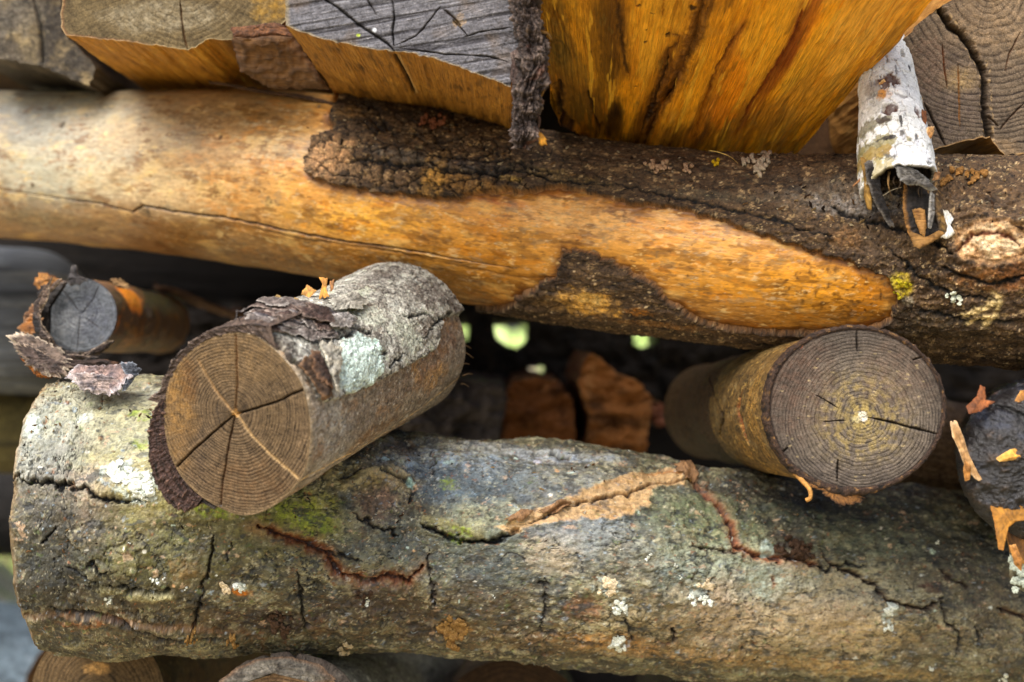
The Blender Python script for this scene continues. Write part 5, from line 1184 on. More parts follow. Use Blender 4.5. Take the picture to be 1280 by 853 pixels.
    for pts, w, dp, c in [([(886, -20), (872, 25), (862, 60), (848, 95), (828, 125), (812, 150), (803, 185)], .0040, .006, '#4a2c10'), ([(888, -20), (872, 30), (862, 62)], .0012, .006, D), ([(850, 90), (835, 118), (822, 135)], .0010, .005, D), ([(835, 70), (828, 95), (815, 130), (802, 165)], .0018, .003, '#3a2410'),
                       ([(770, -20), (774, 30), (780, 70), (786, 90)], .0018, .001, '#4a300e'), ([(930, 30), (910, 60), (895, 90), (880, 130), (868, 170)], .0012, .002, '#6a3810'), ([(1005, 10), (990, 50), (970, 80), (945, 120), (925, 150)], .0016, .0015, '#7c340c'), ([(905, 90), (895, 120), (880, 150), (872, 170)], .0009, .001, '#e8a040'),
                       ([(700, 100), (698, 130), (712, 160)], .004, .006, D), ([(735, 110), (742, 140), (750, 165)], .0016, .002, '#241608'), ([(840, 40), (850, 44), (846, 56), (836, 62), (830, 75)], .0010, .001, '#6a4010'), ([(650, 40), (668, 50), (690, 52)], .0012, .002, '#2c1a0a'), ([(830, -10), (828, 20)], .0006, .001, '#a87418')]:
        s.mix('#7a4c18', np.exp(-(s.dist(pts, .6) / (w * 4)) ** 2) * .5); s.crack(pts, w * .8, dp, '#3a260e' if c == D and w < .003 else c, warp=.5, jag=.9, k=.8)
    for x, y, rx, ry in [(835, 44, 7, 3), (807, 52, 3, 2), (798, 8, 3, 3), (865, 10, 5, 4), (815, 18, 2, 3), (1015, 140, 2, 1), (795, 108, 2, 2), (808, 38, 2, 1.5)]:
        mm = s.dab(x, y, rx, ry, '#33200e', .9, rough=.7, scale=.004); s.H -= .001 * mm
    # eye of a small knot at the left
    u0, v0, kk = s.at((697, 62)); z = s.P[kk][1] / F; rr = np.hypot((s.U - u0) / (40 * z), (s.V - v0) / (16 * z)) + .15 * s.n(.01, seed=9)
    s.mix('#5c4c24', (.5 + .5 * np.sin(rr * 16)) * ss(1.4, .4, rr) * .6)
    s.mosaic([('#7a5214', .16, .016, .22, .55), ('#b8740c', .16, .014, .2, .5), ('#3c240a', .05, .003, .4, .5), ('#f8c648', .14, .012, .24, .5), ('#84703c', .05, .012, .34, .4)], 950)
    s.H += (.0007 * g + .0009 * h + .005 * big + .0007 * s.n(.02, .0008, 3, 8)) * s.fade
    s.H += .0010 * s.n(.08, .012, 4, 90, ridged=True) * s.fade
    s.H -= .012 * s.blob(705, 152, 16, 22, rough=.5, soft=.5)
    s.R[:] = .55 + .1 * big
    s.punch(1.3, 1.0, (1.22, 1.14, .9))
    emit(s, "split_side", M_SPLIT, T)
    cap = face_of(s.P[0], np.mean(f, 0), np.mean(b_, 0)); rings_of(cap, .004, '#6a4c2c', '#a88858', seed=3); emit(cap, "sawn_face", M_END, T); far_end(s, T)
golden()

# --- sawn billet at the right edge
s, cap, T = billet("split log at the top right with curved rings and one long jagged dark crack",
                   [(1128, 50), (1150, 28), (1174, 10), (1192, -2), (1240, -70), (1340, -90), (1440, 0), (1420, 120), (1340, 182), (1300, 190), (1280, 192), (1258, 198), (1246, 184), (1238, 172), (1222, 173), (1200, 178), (1180, 184), (1160, 191), (1138, 160), (1122, 120), (1118, 80)],
                   .925, .8, per=40, n=180, cols=('#a8783c', '#5c3c1c', '#c89c58'), seed=41, center=(1238, -12), group=UPG, capn=280)
rings_of(cap, .0040, '#322a26', '#6e5f4e', seed=9, wobble=.6, contrast=.9, ray=.25, saw=.08, sawdir=.1)
cap.dab(1180, 120, 50, 60, '#6e5f58', .45, rough=.7, soft=.6); cap.dab(1250, 30, 60, 40, '#9a8060', .5, rough=.7, soft=.6); cap.dab(1200, 100, 20, 14, '#b89a68', .6, rough=.6, soft=.6); cap.dab(1160, 80, 26, 34, '#7a6250', .5, rough=.7); cap.dab(1250, 190, 20, 16, '#b09068', .5, rough=.7)
cap.mix('#d8c8a8', ss(.5, .7, cap.n(.0025, o=3, seed=6)) * .4)
cap.crack([(1174, 12), (1180, 22), (1186, 32), (1200, 42), (1210, 55), (1220, 72), (1229, 88), (1231, 105), (1230, 130), (1234, 152), (1236, 170)], .0019, .006, '#17100b', warp=.9, jag=.8, taper=False)
dd = cap.dist([(1176, 12), (1188, 30), (1202, 42), (1222, 72), (1231, 88), (1232, 130), (1237, 170)], 1.2); cap.mix('#c0a070', np.exp(-((dd - .003) / .0009) ** 2) * ss(0, .4, cap.n(.003, seed=12)) * .8)
for pts, w, c in [([(1155, 128), (1163, 145), (1172, 162), (1182, 182)], .0008, '#1c130d'), ([(1178, 55), (1180, 80), (1184, 110)], .0005, '#6a3a1c'), ([(1198, 80), (1199, 120), (1200, 160)], .0004, '#a8743c'), ([(1280, 130), (1262, 148), (1250, 162)], .0005, '#4a3424'), ([(1236, 145), (1248, 158)], .0005, '#3a281c'), ([(1276, 40), (1262, 66), (1256, 90)], .0004, '#6a4a34')]:
    cap.crack(pts, w, .002, c, warp=.5, jag=.4)
cap.mix('#c49a60', ss(.985, 1, cap.rho) * .6); cap.H *= cap.fade
emit(cap, "sawn_face", M_END, T); s.H += .0014 * s.n(.02, .01, 4, 44) * s.fade; emit(s, "split_side", M_SPLIT, T); far_end(s, T)

# --- brown billet deep between the golden one and the right one
s, cap, T = billet("dim brown split log in the dark gap right of the golden log", [(985, 150), (1010, 145), (1075, 132), (1120, 130), (1135, 210), (1060, 215), (985, 214)], 1.12, .6, per=20, n=60, cols=('#3c2816', '#1c120a', '#5a4024'), seed=51, group=UPG)
cap.C[:] = lin('#4a3420'); cap.mix('#3c2814', ss(0, .4, cap.n(.02, .008, 4, 3))); emit(cap, "sawn_face", M_END, T); emit(s, "split_side", M_SPLIT, T); far_end(s, T)

# --- white birch bark curl hanging between
def curl():
    path = [(1100, 40, .955, 24), (1106, 80, .93, 32), (1112, 130, .905, 38), (1117, 175, .89, 44), (1121, 215, .88, 48), (1125, 240, .875, 49)]
    s = round_log(path, n=330, m=300, dense=.8, wob=.05, seed=5)
    T = thing("birch_bark_tube", "hollow tube of peeling white birch bark hanging down in front of the peeled log", "bark", s.P[-1].mean(0))
    n1 = s.n(.012, .010, 5, 3, .65); n2 = s.n(.004, o=5, seed=4, gain=.65); Umax = s.U.max()
    s.C[:] = lin('#dededa'); s.mix('#c4c4be', ss(.1, .45, n1) * .6); s.mix('#6e6c66', ss(.25, .55, n2) * .6)
    s.mix('#8c8654', ss(-.018, -.034, s.V if s.P[0, 0, 0] > 9 else s.V * 0) * 0)
    sx = s.X; k = 0
    for x, y, rx, ry, c, q in [(1088, 190, 17, 50, '#8a8258', .95), (1096, 215, 12, 20, '#a09468', .8), (1150, 100, 3, 12, '#8a8078', .6), (1136, 86, 7, 2, '#2c2824', .9), (1126, 150, 9, 2, '#2c2824', .9), (1146, 175, 8, 2.5, '#3c3632', .9), (1112, 172, 3, 12, '#2c2824', .9), (1150, 205, 7, 2, '#3a3632', .9), (1132, 208, 5, 2, '#3a3632', .8), (1084, 160, 10, 30, '#6f6638', .7), (1092, 112, 14, 12, '#8e8a80', .7), (1108, 100, 12, 14, '#54301c', .95), (1090, 110, 10, 10, '#a8a29a', .6), (1104, 118, 8, 10, '#c98e44', .95), (1112, 136, 9, 10, '#4a2a1c', .95), (1104, 150, 5, 8, '#3a2c26', .8), (1118, 107, 8, 2.5, '#4a2a18', .9), (1146, 138, 12, 4, '#5a3420', .95), (1128, 170, 8, 3, '#37302c', .8),
                               (1115, 190, 7, 10, '#4a4848', .75), (1160, 200, 5, 5, '#4a4440', .7), (1120, 88, 10, 2, '#54504a', .7), (1095, 135, 12, 12, '#b8b4a8', .6), (1080, 200, 8, 40, '#9a7c34', .6), (1128, 66, 10, 4, '#7a705a', .6), (1140, 190, 22, 22, '#e6e8ee', .6), (1135, 120, 16, 30, '#f0f0ee', .6)]:
        m = s.dab(x, y, rx, ry, c, min(1, q * 1.15), rough=1.0, scale=.005, soft=.12, seed=int(x + y), tex=.15); s.H -= .0012 * m * (c in ('#54301c', '#4a2a1c', '#5a3420'))
    f1, f2, cid = s.cells(.012, .010, 4, 1.6); e = f2 - f1; s.H += .0007 * cid - .0006 * ss(.1, .02, e); s.mix('#5c5348', ss(.06, .01, e) * .6)
    s.H += .0007 * n1 + .0005 * n2
    s.R[:] = .55
    s.mosaic([('#2c2824', .010, .0014, .34, .8), ('#8a8680', .006, .004, .34, .6), ('#c8a070', .008, .005, .46, .7), ('#5c5650', .004, .003, .42, .7)], 1500)
    # rotten inner layer; shell = outer sheet folded over to an inner one at a ragged lower rim
    th = s.th[0]; cut = Umax - .012 + .010 * np.cos(th * 1.0 + .9) - .012 * np.exp(-((th - (-.15)) / .6) ** 2) + .004 * fbm(th * 3, th * 0, 4, 3)
    cut = cut * ss(np.pi, np.pi * .9, np.abs(th)) + (Umax - .02) * (1 - ss(np.pi, np.pi * .9, np.abs(th)))
    t = np.linspace(0, 1, s.P.shape[0])
    ii = (cut[None] / Umax * (len(t) - 1)) * t[:, None]; i0 = np.clip(ii.astype(int), 0, len(t) - 2); fr = (ii - i0)
    J = np.arange(len(th))[None].repeat(len(t), 0)
    def g(A):
        fx = fr if A.ndim == 2 else fr[..., None]; return A[i0, J] * (1 - fx) + A[i0 + 1, J] * fx
    Po, Ho, No, Co, Uo, Vo = g(s.P), g(s.H), g(s.N), g(s.C), g(s.U), g(s.V)
    out = Po + No * Ho[..., None]; inn = Po - No * (.0035 + .0012 * fbm(Uo / .004, Vo / .0025, 4, 8))[..., None]
    P = np.concatenate([out, inn[::-1]]); Ci = np.zeros_like(Co) + lin('#2a231f'); z = fbm(Uo / .012, Vo / .0016, 4, 9)[..., None]; Ci = Ci * (1 + 1.2 * np.clip(z, -.6, 1))
    C = np.concatenate([Co, Ci[::-1]]); Z = np.zeros(P.shape[:2])
    part("white_bark", grid_mesh("white_bark", P, np.zeros_like(P), Z, C.astype(np.float32), Z + .6, np.concatenate([Uo, Uo[::-1]]), np.concatenate([Vo, Vo[::-1]]), True), M_BIRCH, T)
    Yd = .862
    ct = ('#2c2725', '#15110f', '#6c6660')
    flake("inner_bark", T, [(1080, 204), (1090, 202), (1098, 206), (1098, 226), (1102, 245), (1110, 264), (1119, 286), (1112, 284), (1098, 262), (1090, 246), (1084, 226)], plane_fn(1096, 240, Yd + .004, (.4, -1, 0)), .0035, cols=ct, mat=M_BARK, res=34, rag=.12, seed=3, ridge=.0008)
    flake("inner_bark", T, [(1075, 196), (1083, 200), (1086, 225), (1090, 246), (1090, 262), (1084, 262), (1080, 246), (1080, 226)], plane_fn(1083, 230, Yd + .006, (-.3, -1, 0)), .0025, cols=('#a8823c', '#5c431c', '#7a5a24'), mat=M_PEEL, res=26, rag=.14, seed=4)
    flake("inner_bark", T, [(1118, 206), (1138, 208), (1158, 222), (1170, 236), (1164, 240), (1150, 232), (1136, 232), (1124, 226)], plane_fn(1145, 222, Yd - .004, (0, -1, .2)), .004, cols=('#6a6660', '#2a2624', '#8c8a86'), mat=M_BARK, res=30, rag=.22, seed=6, ridge=.001)
    flake("inner_bark", T, [(1130, 226), (1150, 226), (1166, 236), (1170, 258), (1182, 286), (1180, 294), (1160, 304), (1150, 309), (1142, 306), (1134, 290), (1128, 262), (1129, 240)], plane_fn(1150, 268, Yd + .004, (0, -1, .15)), .005, cols=('#2e2824', '#171311', '#9a6c34'), mat=M_BARK, res=40, rag=.06, seed=7, ridge=.0008)
    flake("rotten_wood", T, [(1140, 262), (1150, 260), (1156, 262), (1158, 282), (1156, 296), (1150, 292), (1144, 276)], plane_fn(1150, 278, Yd - .001, (0, -1, .15)), .003, cols=('#b98a4c', '#6a4522', '#8a6434'), mat=M_SPLIT, res=22, rag=.14, seed=8, ridge=.0006)
    flake("inner_bark", T, [(1163, 238), (1168, 244), (1168, 266), (1164, 286), (1160, 286), (1161, 262)], plane_fn(1164, 262, Yd - .004, (.5, -1, 0)), .0025, cols=('#8c8882', '#4c4844', '#a8a49c'), mat=M_BARK, res=20, rag=.1, seed=9, ridge=.0006)
    flake("inner_bark", T, [(1168, 240), (1174, 250), (1184, 284), (1182, 294), (1174, 288), (1168, 262)], plane_fn(1176, 268, Yd, (.3, -1, 0)), .003, cols=('#8a6a38', '#3c3028', '#4c443c'), mat=M_BARK, res=20, rag=.1, seed=10)
    flake("inner_bark", T, [(1136, 290), (1146, 299), (1160, 296), (1178, 286), (1182, 292), (1166, 303), (1150, 311), (1142, 308)], plane_fn(1160, 300, Yd - .001, (0, -1, .3)), .003, cols=('#b08448', '#5c3c1c', '#7a5a30'), mat=M_SPLIT, res=22, rag=.14, seed=11)
    flake("white_scale", T, [(1178, 262), (1186, 264), (1192, 274), (1188, 282), (1193, 292), (1184, 299), (1176, 296), (1180, 284)], plane_fn(1185, 280, Yd + .003, (.3, -1, .2)), .002, curl=.002, curldir=(1, 0, 0), cols=('#ecebe4', '#c0bcb0', '#a89c84'), mat=M_PEEL, res=20, rag=.2, seed=12)
    flake("bark_curl", T, [(1158, 160), (1166, 158), (1168, 164), (1163, 176), (1158, 172)], plane_fn(1163, 166, Yd + .012, (.4, -1, .3)), .0016, curl=.002, cols=('#d8a468', '#8c5c2c', '#e8c494'), res=14, rag=.25, seed=13)
    flake("bark_curl", T, [(1150, 138), (1157, 140), (1160, 156), (1154, 152)], plane_fn(1155, 147, Yd + .014, (.4, -1, .3)), .0016, curl=.003, cols=('#8a5430', '#4a2c1c'), res=14, rag=.25, seed=14)
    flake("bark_curl", T, [(1098, 106), (1104, 100), (1112, 110), (1110, 124), (1100, 128), (1094, 122)], plane_fn(1103, 114, .892, (-.1, -1, .3)), .0012, curl=.002, cols=('#dca458', '#a8743c', '#e8c488'), res=16, rag=.2, seed=15)
    flake("bark_curl", T, [(1168, 214), (1176, 216), (1174, 224), (1166, 226)], plane_fn(1171, 220, Yd + .01, (.4, -1, .3)), .0014, curl=.002, cols=('#b88a5c', '#6a4424'), res=10, rag=.25, seed=16)
    rg = random.Random(31)
    for i in range(16):
        x = rg.uniform(1082, 1172); y = 206 + (x - 1082) * .28 + rg.uniform(-4, 4); ln = rg.uniform(10, 34)
        twig("fibre", T, [P3(x, y, .868), P3(x + rg.uniform(-3, 4), y + ln * .5, .864 + rg.uniform(-.003, .003)), P3(x + rg.uniform(-5, 8), y + ln, .866)], rg.uniform(.0005, .0014), ['#1c1816', '#3a322c', '#6c5a48', '#8c6c40'][i % 4], m=7, tip=.1, seed=i, rugged=.6)
    for i in range(9):
        x, y = rg.uniform(1080, 1165), rg.uniform(90, 205); w_ = rg.uniform(3, 7)
        flake("bark_curl", T, [(x - w_, y), (x, y - 3), (x + w_, y - 1), (x + w_ * .8, y + 4), (x - w_ * .6, y + 4)], plane_fn(x, y, .862 + .0009 * (205 - y) * .6 + .0001 * abs(x - 1118), (rg.uniform(-.5, .5), -1, .3)), .0008, curl=.002, cols=[('#d8b07c', '#a87c4c', '#ecd4ac'), ('#f0eee8', '#c8c4bc', '#dcd8cc')][i % 2], res=9, rag=.4, seed=i + 60)
    twig("stalk", T, [P3(1079, 217, .878), P3(1074, 226, .874), P3(1066, 233, .872)], .0011, '#a8784c', m=8, tip=.4, seed=2)
    twig("fibre", T, [P3(1102, 246, .868), P3(1115, 238, .866), P3(1128, 234, .866)], .0003, '#c8b898', m=6, seed=3)
curl()

# --- sliver of bark on the peeled log, dry stalk
T = thing("bark_sliver", "thin dark sliver of bark lying on top of the peeled log", "bark", P3(340, 112, 1.09))
shaggy([(262, 103, 1.075, 3), (290, 107, 1.07, 6), (330, 115, 1.065, 8), (380, 122, 1.055, 9), (420, 132, 1.045, 6), (440, 138, 1.04, 3)], T, "bark", 21, n=160, m=60, cols=('#4a3424', '#2a1d15', '#7a5c40'), amp=.0015)
T = thing("dry_stalk", "thin pale dry stalk curving over the dark bark below the golden log", "stalk", P3(922, 204, .91))
twig("stalk", T, [P3(885, 188, .905), P3(900, 191, .90), P3(914, 197, .90), P3(923, 205, .91)], .0004, '#b89a50', m=6, seed=2)

# ------------------------------------------------------------ the smaller logs
def disc_px(x, y, rx, ry, k=22, w=.012, ph=0.0):
    return [(x + rx * math.cos(a) * (1 + w * math.sin(3 * a + ph)), y - ry * math.sin(a) * (1 + w * math.cos(2 * a + ph))) for a in np.linspace(0, 2 * np.pi, k + 1)[:-1]]

# small grey log at the left with its bark curling off
fc, bc = P3(100, 394, 1.04), P3(202, 404, 1.3)
side, cap = sawn(disc_px(100, 394, 46, 47), (101, 391), 1.04, (-.02, -1, 0), bc - fc, n=220, m=300, smooth=1, capn=120, back_round=.0265, wob=.001, seed=6)
T = thing("small_log", "small round log with a grey blue sawn face and curled bark flaking off below", "log", fc + [0, .1, -.027])
rings_of(cap, .0022, '#33353a', '#6a6e72', seed=14, contrast=.9, saw=.25, sawdir=.35)
cap.mix('#5c6066', .25 + 0 * cap.U); cap.mix('#2c2c30', ss(.93, .99, cap.rho) * .6); cap.mix('#8c8a86', ss(.1, .5, cap.n(.01, .004, 4, 8, .7)) * .5); cap.dab(85, 400, 20, 16, '#a4a6a6', .6, rough=.8, soft=.6); cap.dab(118, 400, 30, 30, '#5a5c68', .5, rough=.8, soft=.6)
for pts in [[(100, 391), (88, 375), (76, 360)], [(103, 392), (115, 376), (124, 358)], [(100, 395), (98, 420), (96, 440)], [(104, 396), (124, 410)]]:
    cap.crack(pts, .0003, .001, '#3c3430', warp=.5)
emit(cap, "sawn_face", M_END, T)
s = side; n1 = s.n(.02, .012, 5, 3, .6)
s.C[:] = lin('#52443a'); s.mix('#7a5c38', ss(0, .4, n1) * .7)
m = s.blob(165, 372, 44, 20, rough=.4, soft=.3, scale=.02); s.mix('#e08c40', m * .95); s.dab(150, 395, 9, 20, '#a86a34', .7, rough=.6); s.dab(185, 398, 30, 26, '#3a3330', .85, rough=.5); s.dab(187, 390, 14, 8, '#77706c', .7, rough=.8, soft=.6); s.dab(176, 408, 20, 14, '#5a3c20', .7, rough=.8)
s.dab(165, 425, 50, 16, '#8a6236', .7, rough=.8); s.punch(1.2, 1.1, (1.7, 1.5, 1.35))
s.H += .0010 * n1 * s.fade; s.R[:] = .4
emit(s, "flank", M_BARE, T); far_end(s, T)
for i, (pts, Y, nm, c, th, cu) in enumerate([
        ([(14, 422), (30, 416), (52, 424), (74, 436), (90, 448), (84, 462), (62, 468), (44, 462), (26, 446)], .96, (-.1, -1, .6), ('#7c6a5c', '#37302c', '#c4b49c'), .006, .010),
        ([(24, 446), (44, 462), (64, 468), (80, 464), (62, 474), (46, 471)], .955, (0, -1, .2), ('#a8682a', '#6a3c18'), .004, .002),
        ([(80, 462), (94, 452), (112, 456), (134, 458), (158, 456), (168, 464), (160, 486), (138, 497), (112, 490), (92, 476)], .915, (.1, -1, .9), ('#a08478', '#3c3a40', '#b8b0b0'), .005, .008),
        ([(150, 455), (168, 452), (176, 462), (162, 484), (152, 490), (158, 470)], .91, (.4, -1, .6), ('#5a6068', '#2a2a30', '#8a9098'), .003, .004),
        ([(26, 412), (40, 392), (48, 388), (52, 398), (48, 414), (38, 420)], 1.02, (-.5, -1, .2), ('#a86c30', '#5c3c24', '#d0a074'), .003, .004),
        ([(44, 352), (50, 340), (66, 344), (76, 350), (66, 362), (50, 364)], 1.04, (-.3, -1, .1), ('#b07c40', '#5c3c24', '#8a5a30'), .004, .003),
        ([(84, 352), (90, 332), (96, 332), (98, 344), (110, 350), (100, 356), (88, 358)], 1.03, (0, -1, .1), ('#4c4848', '#24201f', '#6a6460'), .003, .001),
        ([(52, 372), (66, 356), (80, 350), (84, 354), (66, 368), (57, 384), (56, 408), (62, 424), (56, 424), (48, 404)], 1.033, (0, -1, 0), ('#3c3632', '#1c1917', '#5a4c40'), .006, .0),
        ([(18, 430), (40, 432), (62, 446), (86, 456), (80, 468), (56, 470), (34, 458)], .955, (-.1, -1, .4), ('#5c4c44', '#28221f', '#a08c78'), .004, .008),
        ([(10, 424), (28, 420), (48, 430), (66, 442), (50, 448), (28, 440)], .965, (-.1, -1, .8), ('#8c8078', '#3c3633', '#c8bcac'), .003, .008),
        ([(88, 470), (110, 466), (140, 470), (158, 474), (146, 490), (120, 494), (98, 484)], .905, (.1, -1, .6), ('#a89488', '#44424a', '#c8bcb8'), .003, .006),
        ([(60, 436), (84, 450), (110, 452), (136, 448), (150, 456), (120, 464), (88, 462), (66, 452)], .96, (0, -1, .5), ('#3c2c24', '#1c1512', '#6a4a34'), .005, .003),
        ([(30, 396), (42, 380), (52, 376), (48, 392), (44, 408), (34, 410)], 1.025, (-.5, -1, .2), ('#7c5434', '#3c281a', '#b89068'), .003, .004),
        ([(138, 350), (150, 348), (162, 356), (158, 362), (142, 358)], 1.06, (0, -1, .6), ('#9a7a50', '#5a4228'), .003, .001)]):
    cx, cy = np.mean(pts, 0)
    flake("bark_curl", T, pts, plane_fn(cx, cy, Y, nm), th, curl=cu, curldir=(-1 if i != 2 else 1, 0, -.4), cols=c, mat=M_BARK, res=26, rag=.42, seed=i, ridge=.0016)

rg = random.Random(9)
for i in range(22):
    a = rg.uniform(2.3, 5.3); rr_ = rg.uniform(48, 58); x, y = 100 + rr_ * math.cos(a), 394 - rr_ * math.sin(a); t_ = a + 1.57; L_, w_ = rg.uniform(10, 22), rg.uniform(2.5, 5)
    pts = [(x + L_ * math.cos(t_) * u - w_ * math.cos(a) * v, y - L_ * math.sin(t_) * u + w_ * math.sin(a) * v) for u, v in ((-1, 0), (-.4, -1), (.4, -.8), (1, 0), (.4, 1), (-.5, .8))]
    flake("bark_shred", T, pts, plane_fn(x, y, 1.0 + rg.uniform(-.015, .02), (math.cos(a) * .6, -1, math.sin(a) * .4)), .0025, curl=rg.uniform(-.004, .006), curldir=(rg.uniform(-1, 1), 0, 1), cols=[('#4a3c34', '#211a17', '#8a7868'), ('#6c584a', '#33281f', '#a8947c'), ('#2c2624', '#121010', '#5c5048')][i % 3], mat=M_BARK, res=14, rag=.5, seed=i + 200, ridge=.0012)

# short dark stick behind it
T = thing("broken_stick", "short dark broken stick behind the small grey log", "stick", P3(240, 378, 1.3))
shaggy([(196, 358, 1.27, 6), (206, 360, 1.27, 10), (230, 370, 1.29, 12), (262, 384, 1.32, 11), (300, 396, 1.36, 12)], T, "wood", 33, n=120, m=60, cols=('#6a5040', '#33261e', '#8c7058'), amp=.002)

# blackened log at the right edge
fc, bc = P3(1340, 580, .86), P3(1300, 560, 1.15)
side, cap = sawn(disc_px(1316, 580, 118, 104), (1316, 580), .86, (-.1, -1, 0), bc - fc, n=260, m=420, smooth=1, capn=60, back_round=.052, wob=.002, seed=16)
T = thing("blackened_log", "black wet looking log at the right edge with orange peels hanging off it", "log", fc + [0, .1, -.06])
rings_of(cap, .003, '#15110f', '#33281f', seed=14); cap.C[:] = lin('#1d1b1c'); q = cap.n(.014, o=5, seed=3, gain=.65); cap.H += .006 * q * cap.fade + .030 * np.sqrt(np.clip(1 - cap.rho ** 2, 0, 1)) - .0; cap.mix('#4a3a2c', ss(.1, .4, q) * .6); cap.mix('#2c3240', ss(.0, .4, cap.n(.02, seed=5)) * .7)
cap.crack([(1240, 508), (1256, 512), (1272, 520), (1290, 512)], .002, .004, '#050404'); cap.R[:] = .35
emit(cap, "sawn_face", M_TAR, T)
s = side; s.C[:] = lin('#1c1b1e'); n1 = s.n(.012, .01, 5, 3, .65); s.mix('#3a3c44', ss(0, .4, n1) * .7); s.mix('#0b0a0a', ss(.1, .5, -n1)); s.mix('#5a3c24', ss(.25, .5, s.n(.01, seed=4)) * .6); s.H += .003 * n1 * s.fade; s.R[:] = .35
emit(s, "flank", M_TAR, T); far_end(s, T)
OR = ('#a06c30', '#6a441c', '#b88448')
for i, (pts, Y, nm, c, th, cu, rg) in enumerate([
        ([(1188, 528), (1196, 526), (1204, 545), (1212, 570), (1222, 590), (1230, 604), (1218, 598), (1206, 584), (1198, 562), (1190, 545)], .852, (-.2, -1, 0), ('#b08a5c', '#7c5a34', '#c8a880'), .0016, .003, .14),
        ([(1224, 596), (1240, 612), (1262, 622), (1298, 628), (1298, 700), (1272, 700), (1262, 690), (1256, 664), (1244, 650), (1234, 622)], .856, (-.1, -1, .1), ('#7c5224', '#3c2814', '#94682c'), .003, .003, .25),
        ([(1206, 575), (1214, 582), (1212, 600), (1206, 602), (1204, 588)], .850, (-.2, -1, 0), OR, .0016, .002, .1),
        ([(1236, 618), (1262, 624), (1290, 620), (1296, 650), (1270, 652), (1258, 662), (1254, 690), (1248, 686), (1244, 660)], .842, (-.2, -1, .2), ('#a87428', '#6a4618', '#8c5c24'), .0016, .006, .10),
        ([(1208, 508), (1220, 496), (1226, 480), (1232, 486), (1232, 500), (1242, 504), (1226, 514), (1212, 518)], .850, (.1, -1, .5), ('#8a5028', '#4c2c18', '#6a3a1c'), .002, .004, .2),
        ([(1268, 502), (1276, 488), (1290, 486), (1290, 506)], .850, (.1, -1, .5), OR, .002, .004, .2),
        ([(1246, 572), (1262, 562), (1290, 556), (1292, 572), (1262, 576), (1250, 577)], .838, (0, -1, .4), ('#d8a048', '#a8742c', '#e0b468'), .005, .004, .1),
        ([(1248, 582), (1262, 576), (1292, 574), (1294, 618), (1276, 610), (1262, 604), (1262, 594)], .842, (0, -1, .1), ('#8c8250', '#5a5430', '#a8a070'), .003, .002, .22),
        ([(1262, 682), (1270, 680), (1278, 700), (1276, 714), (1268, 706)], .84, (0, -1, .1), OR, .004, .002, .1)]):
    cx, cy = np.mean(pts, 0)
    flake("peel", T, pts, plane_fn(cx, cy, Y, nm), th, curl=cu, curldir=(1, 0, -.6), cols=c, mat=M_PEEL, res=26, rag=rg, seed=i + 40, ridge=.0003)
rng = random.Random(8); cc = []
for i in range(16):
    x, y = 1264 + 22 * rng.random(), 694 + 44 * rng.random(); r = 5 + 4 * rng.random()
    flake("lichen", T, [(x + r * math.cos(a) * (.7 + .5 * rng.random()), y + r * math.sin(a) * (.7 + .5 * rng.random())) for a in np.linspace(0, 6.28, 8)[:-1]], plane_fn(x, y, .852 + .004 * rng.random(), (rng.uniform(-.4, .4), -1, rng.uniform(-.3, .5))), .002, cols=('#d4dccb', '#8f9684'), mat=M_LICHEN, res=8, rag=.4, seed=i, collect=cc)
cluster("lichen", T, M_LICHEN, cc)
flake("peel", T, [(1262, 690), (1290, 690), (1292, 742), (1272, 738), (1262, 720)], plane_fn(1278, 715, .858, (0, -1, .1)), .003, cols=('#8c8a70', '#5c4c34'), mat=M_BARK, res=18, rag=.2, seed=77)

# ------------------------------------------------------------ simple logs farther back, below and above
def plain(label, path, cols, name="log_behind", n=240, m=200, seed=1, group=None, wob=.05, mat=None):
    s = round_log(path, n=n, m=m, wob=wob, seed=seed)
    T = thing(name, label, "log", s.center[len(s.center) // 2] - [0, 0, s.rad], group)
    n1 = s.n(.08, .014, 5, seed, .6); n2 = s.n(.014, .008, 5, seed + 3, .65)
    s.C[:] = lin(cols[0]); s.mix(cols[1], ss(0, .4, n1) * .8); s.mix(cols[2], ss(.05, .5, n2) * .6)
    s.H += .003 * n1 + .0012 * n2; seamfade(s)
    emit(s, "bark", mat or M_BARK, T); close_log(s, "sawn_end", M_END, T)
    return s

def ended(label, x, y, rx, ry, Y, to, cols, face=('#4a3826', '#8a6c44'), name="sawn_log", seed=1, outline=None, n=120, m=240, spacing=.004, group=None, br=None, ret=False):
    fc, bc = P3(x, y, Y), P3(*to)
    side, cap = sawn(outline or disc_px(x, y, rx, ry, ph=seed), (x, y), Y, (-.05, -1, 0), bc - fc, n=n, m=m, smooth=0 if outline else 1, capn=90, back_round=br if br else (None if outline else rx * Y / F), wob=.0015, seed=seed)
    T = thing(name, label, "log", fc + [0, .1, -ry * Y / F], group)
    rings_of(cap, spacing, face[0], face[1], seed=seed); s = side; n1 = s.n(.02, .012, 5, 3, .6)
    s.C[:] = lin(cols[0]); s.mix(cols[1], ss(0, .4, n1) * .8); s.mix(cols[2], ss(.1, .5, s.n(.006, o=4, seed=5)) * .6); s.H += .002 * n1 * s.fade
    if ret: return s, cap, T
    emit(cap, "sawn_face", M_END, T); emit(s, "bark", M_BARK, T); far_end(s, T)

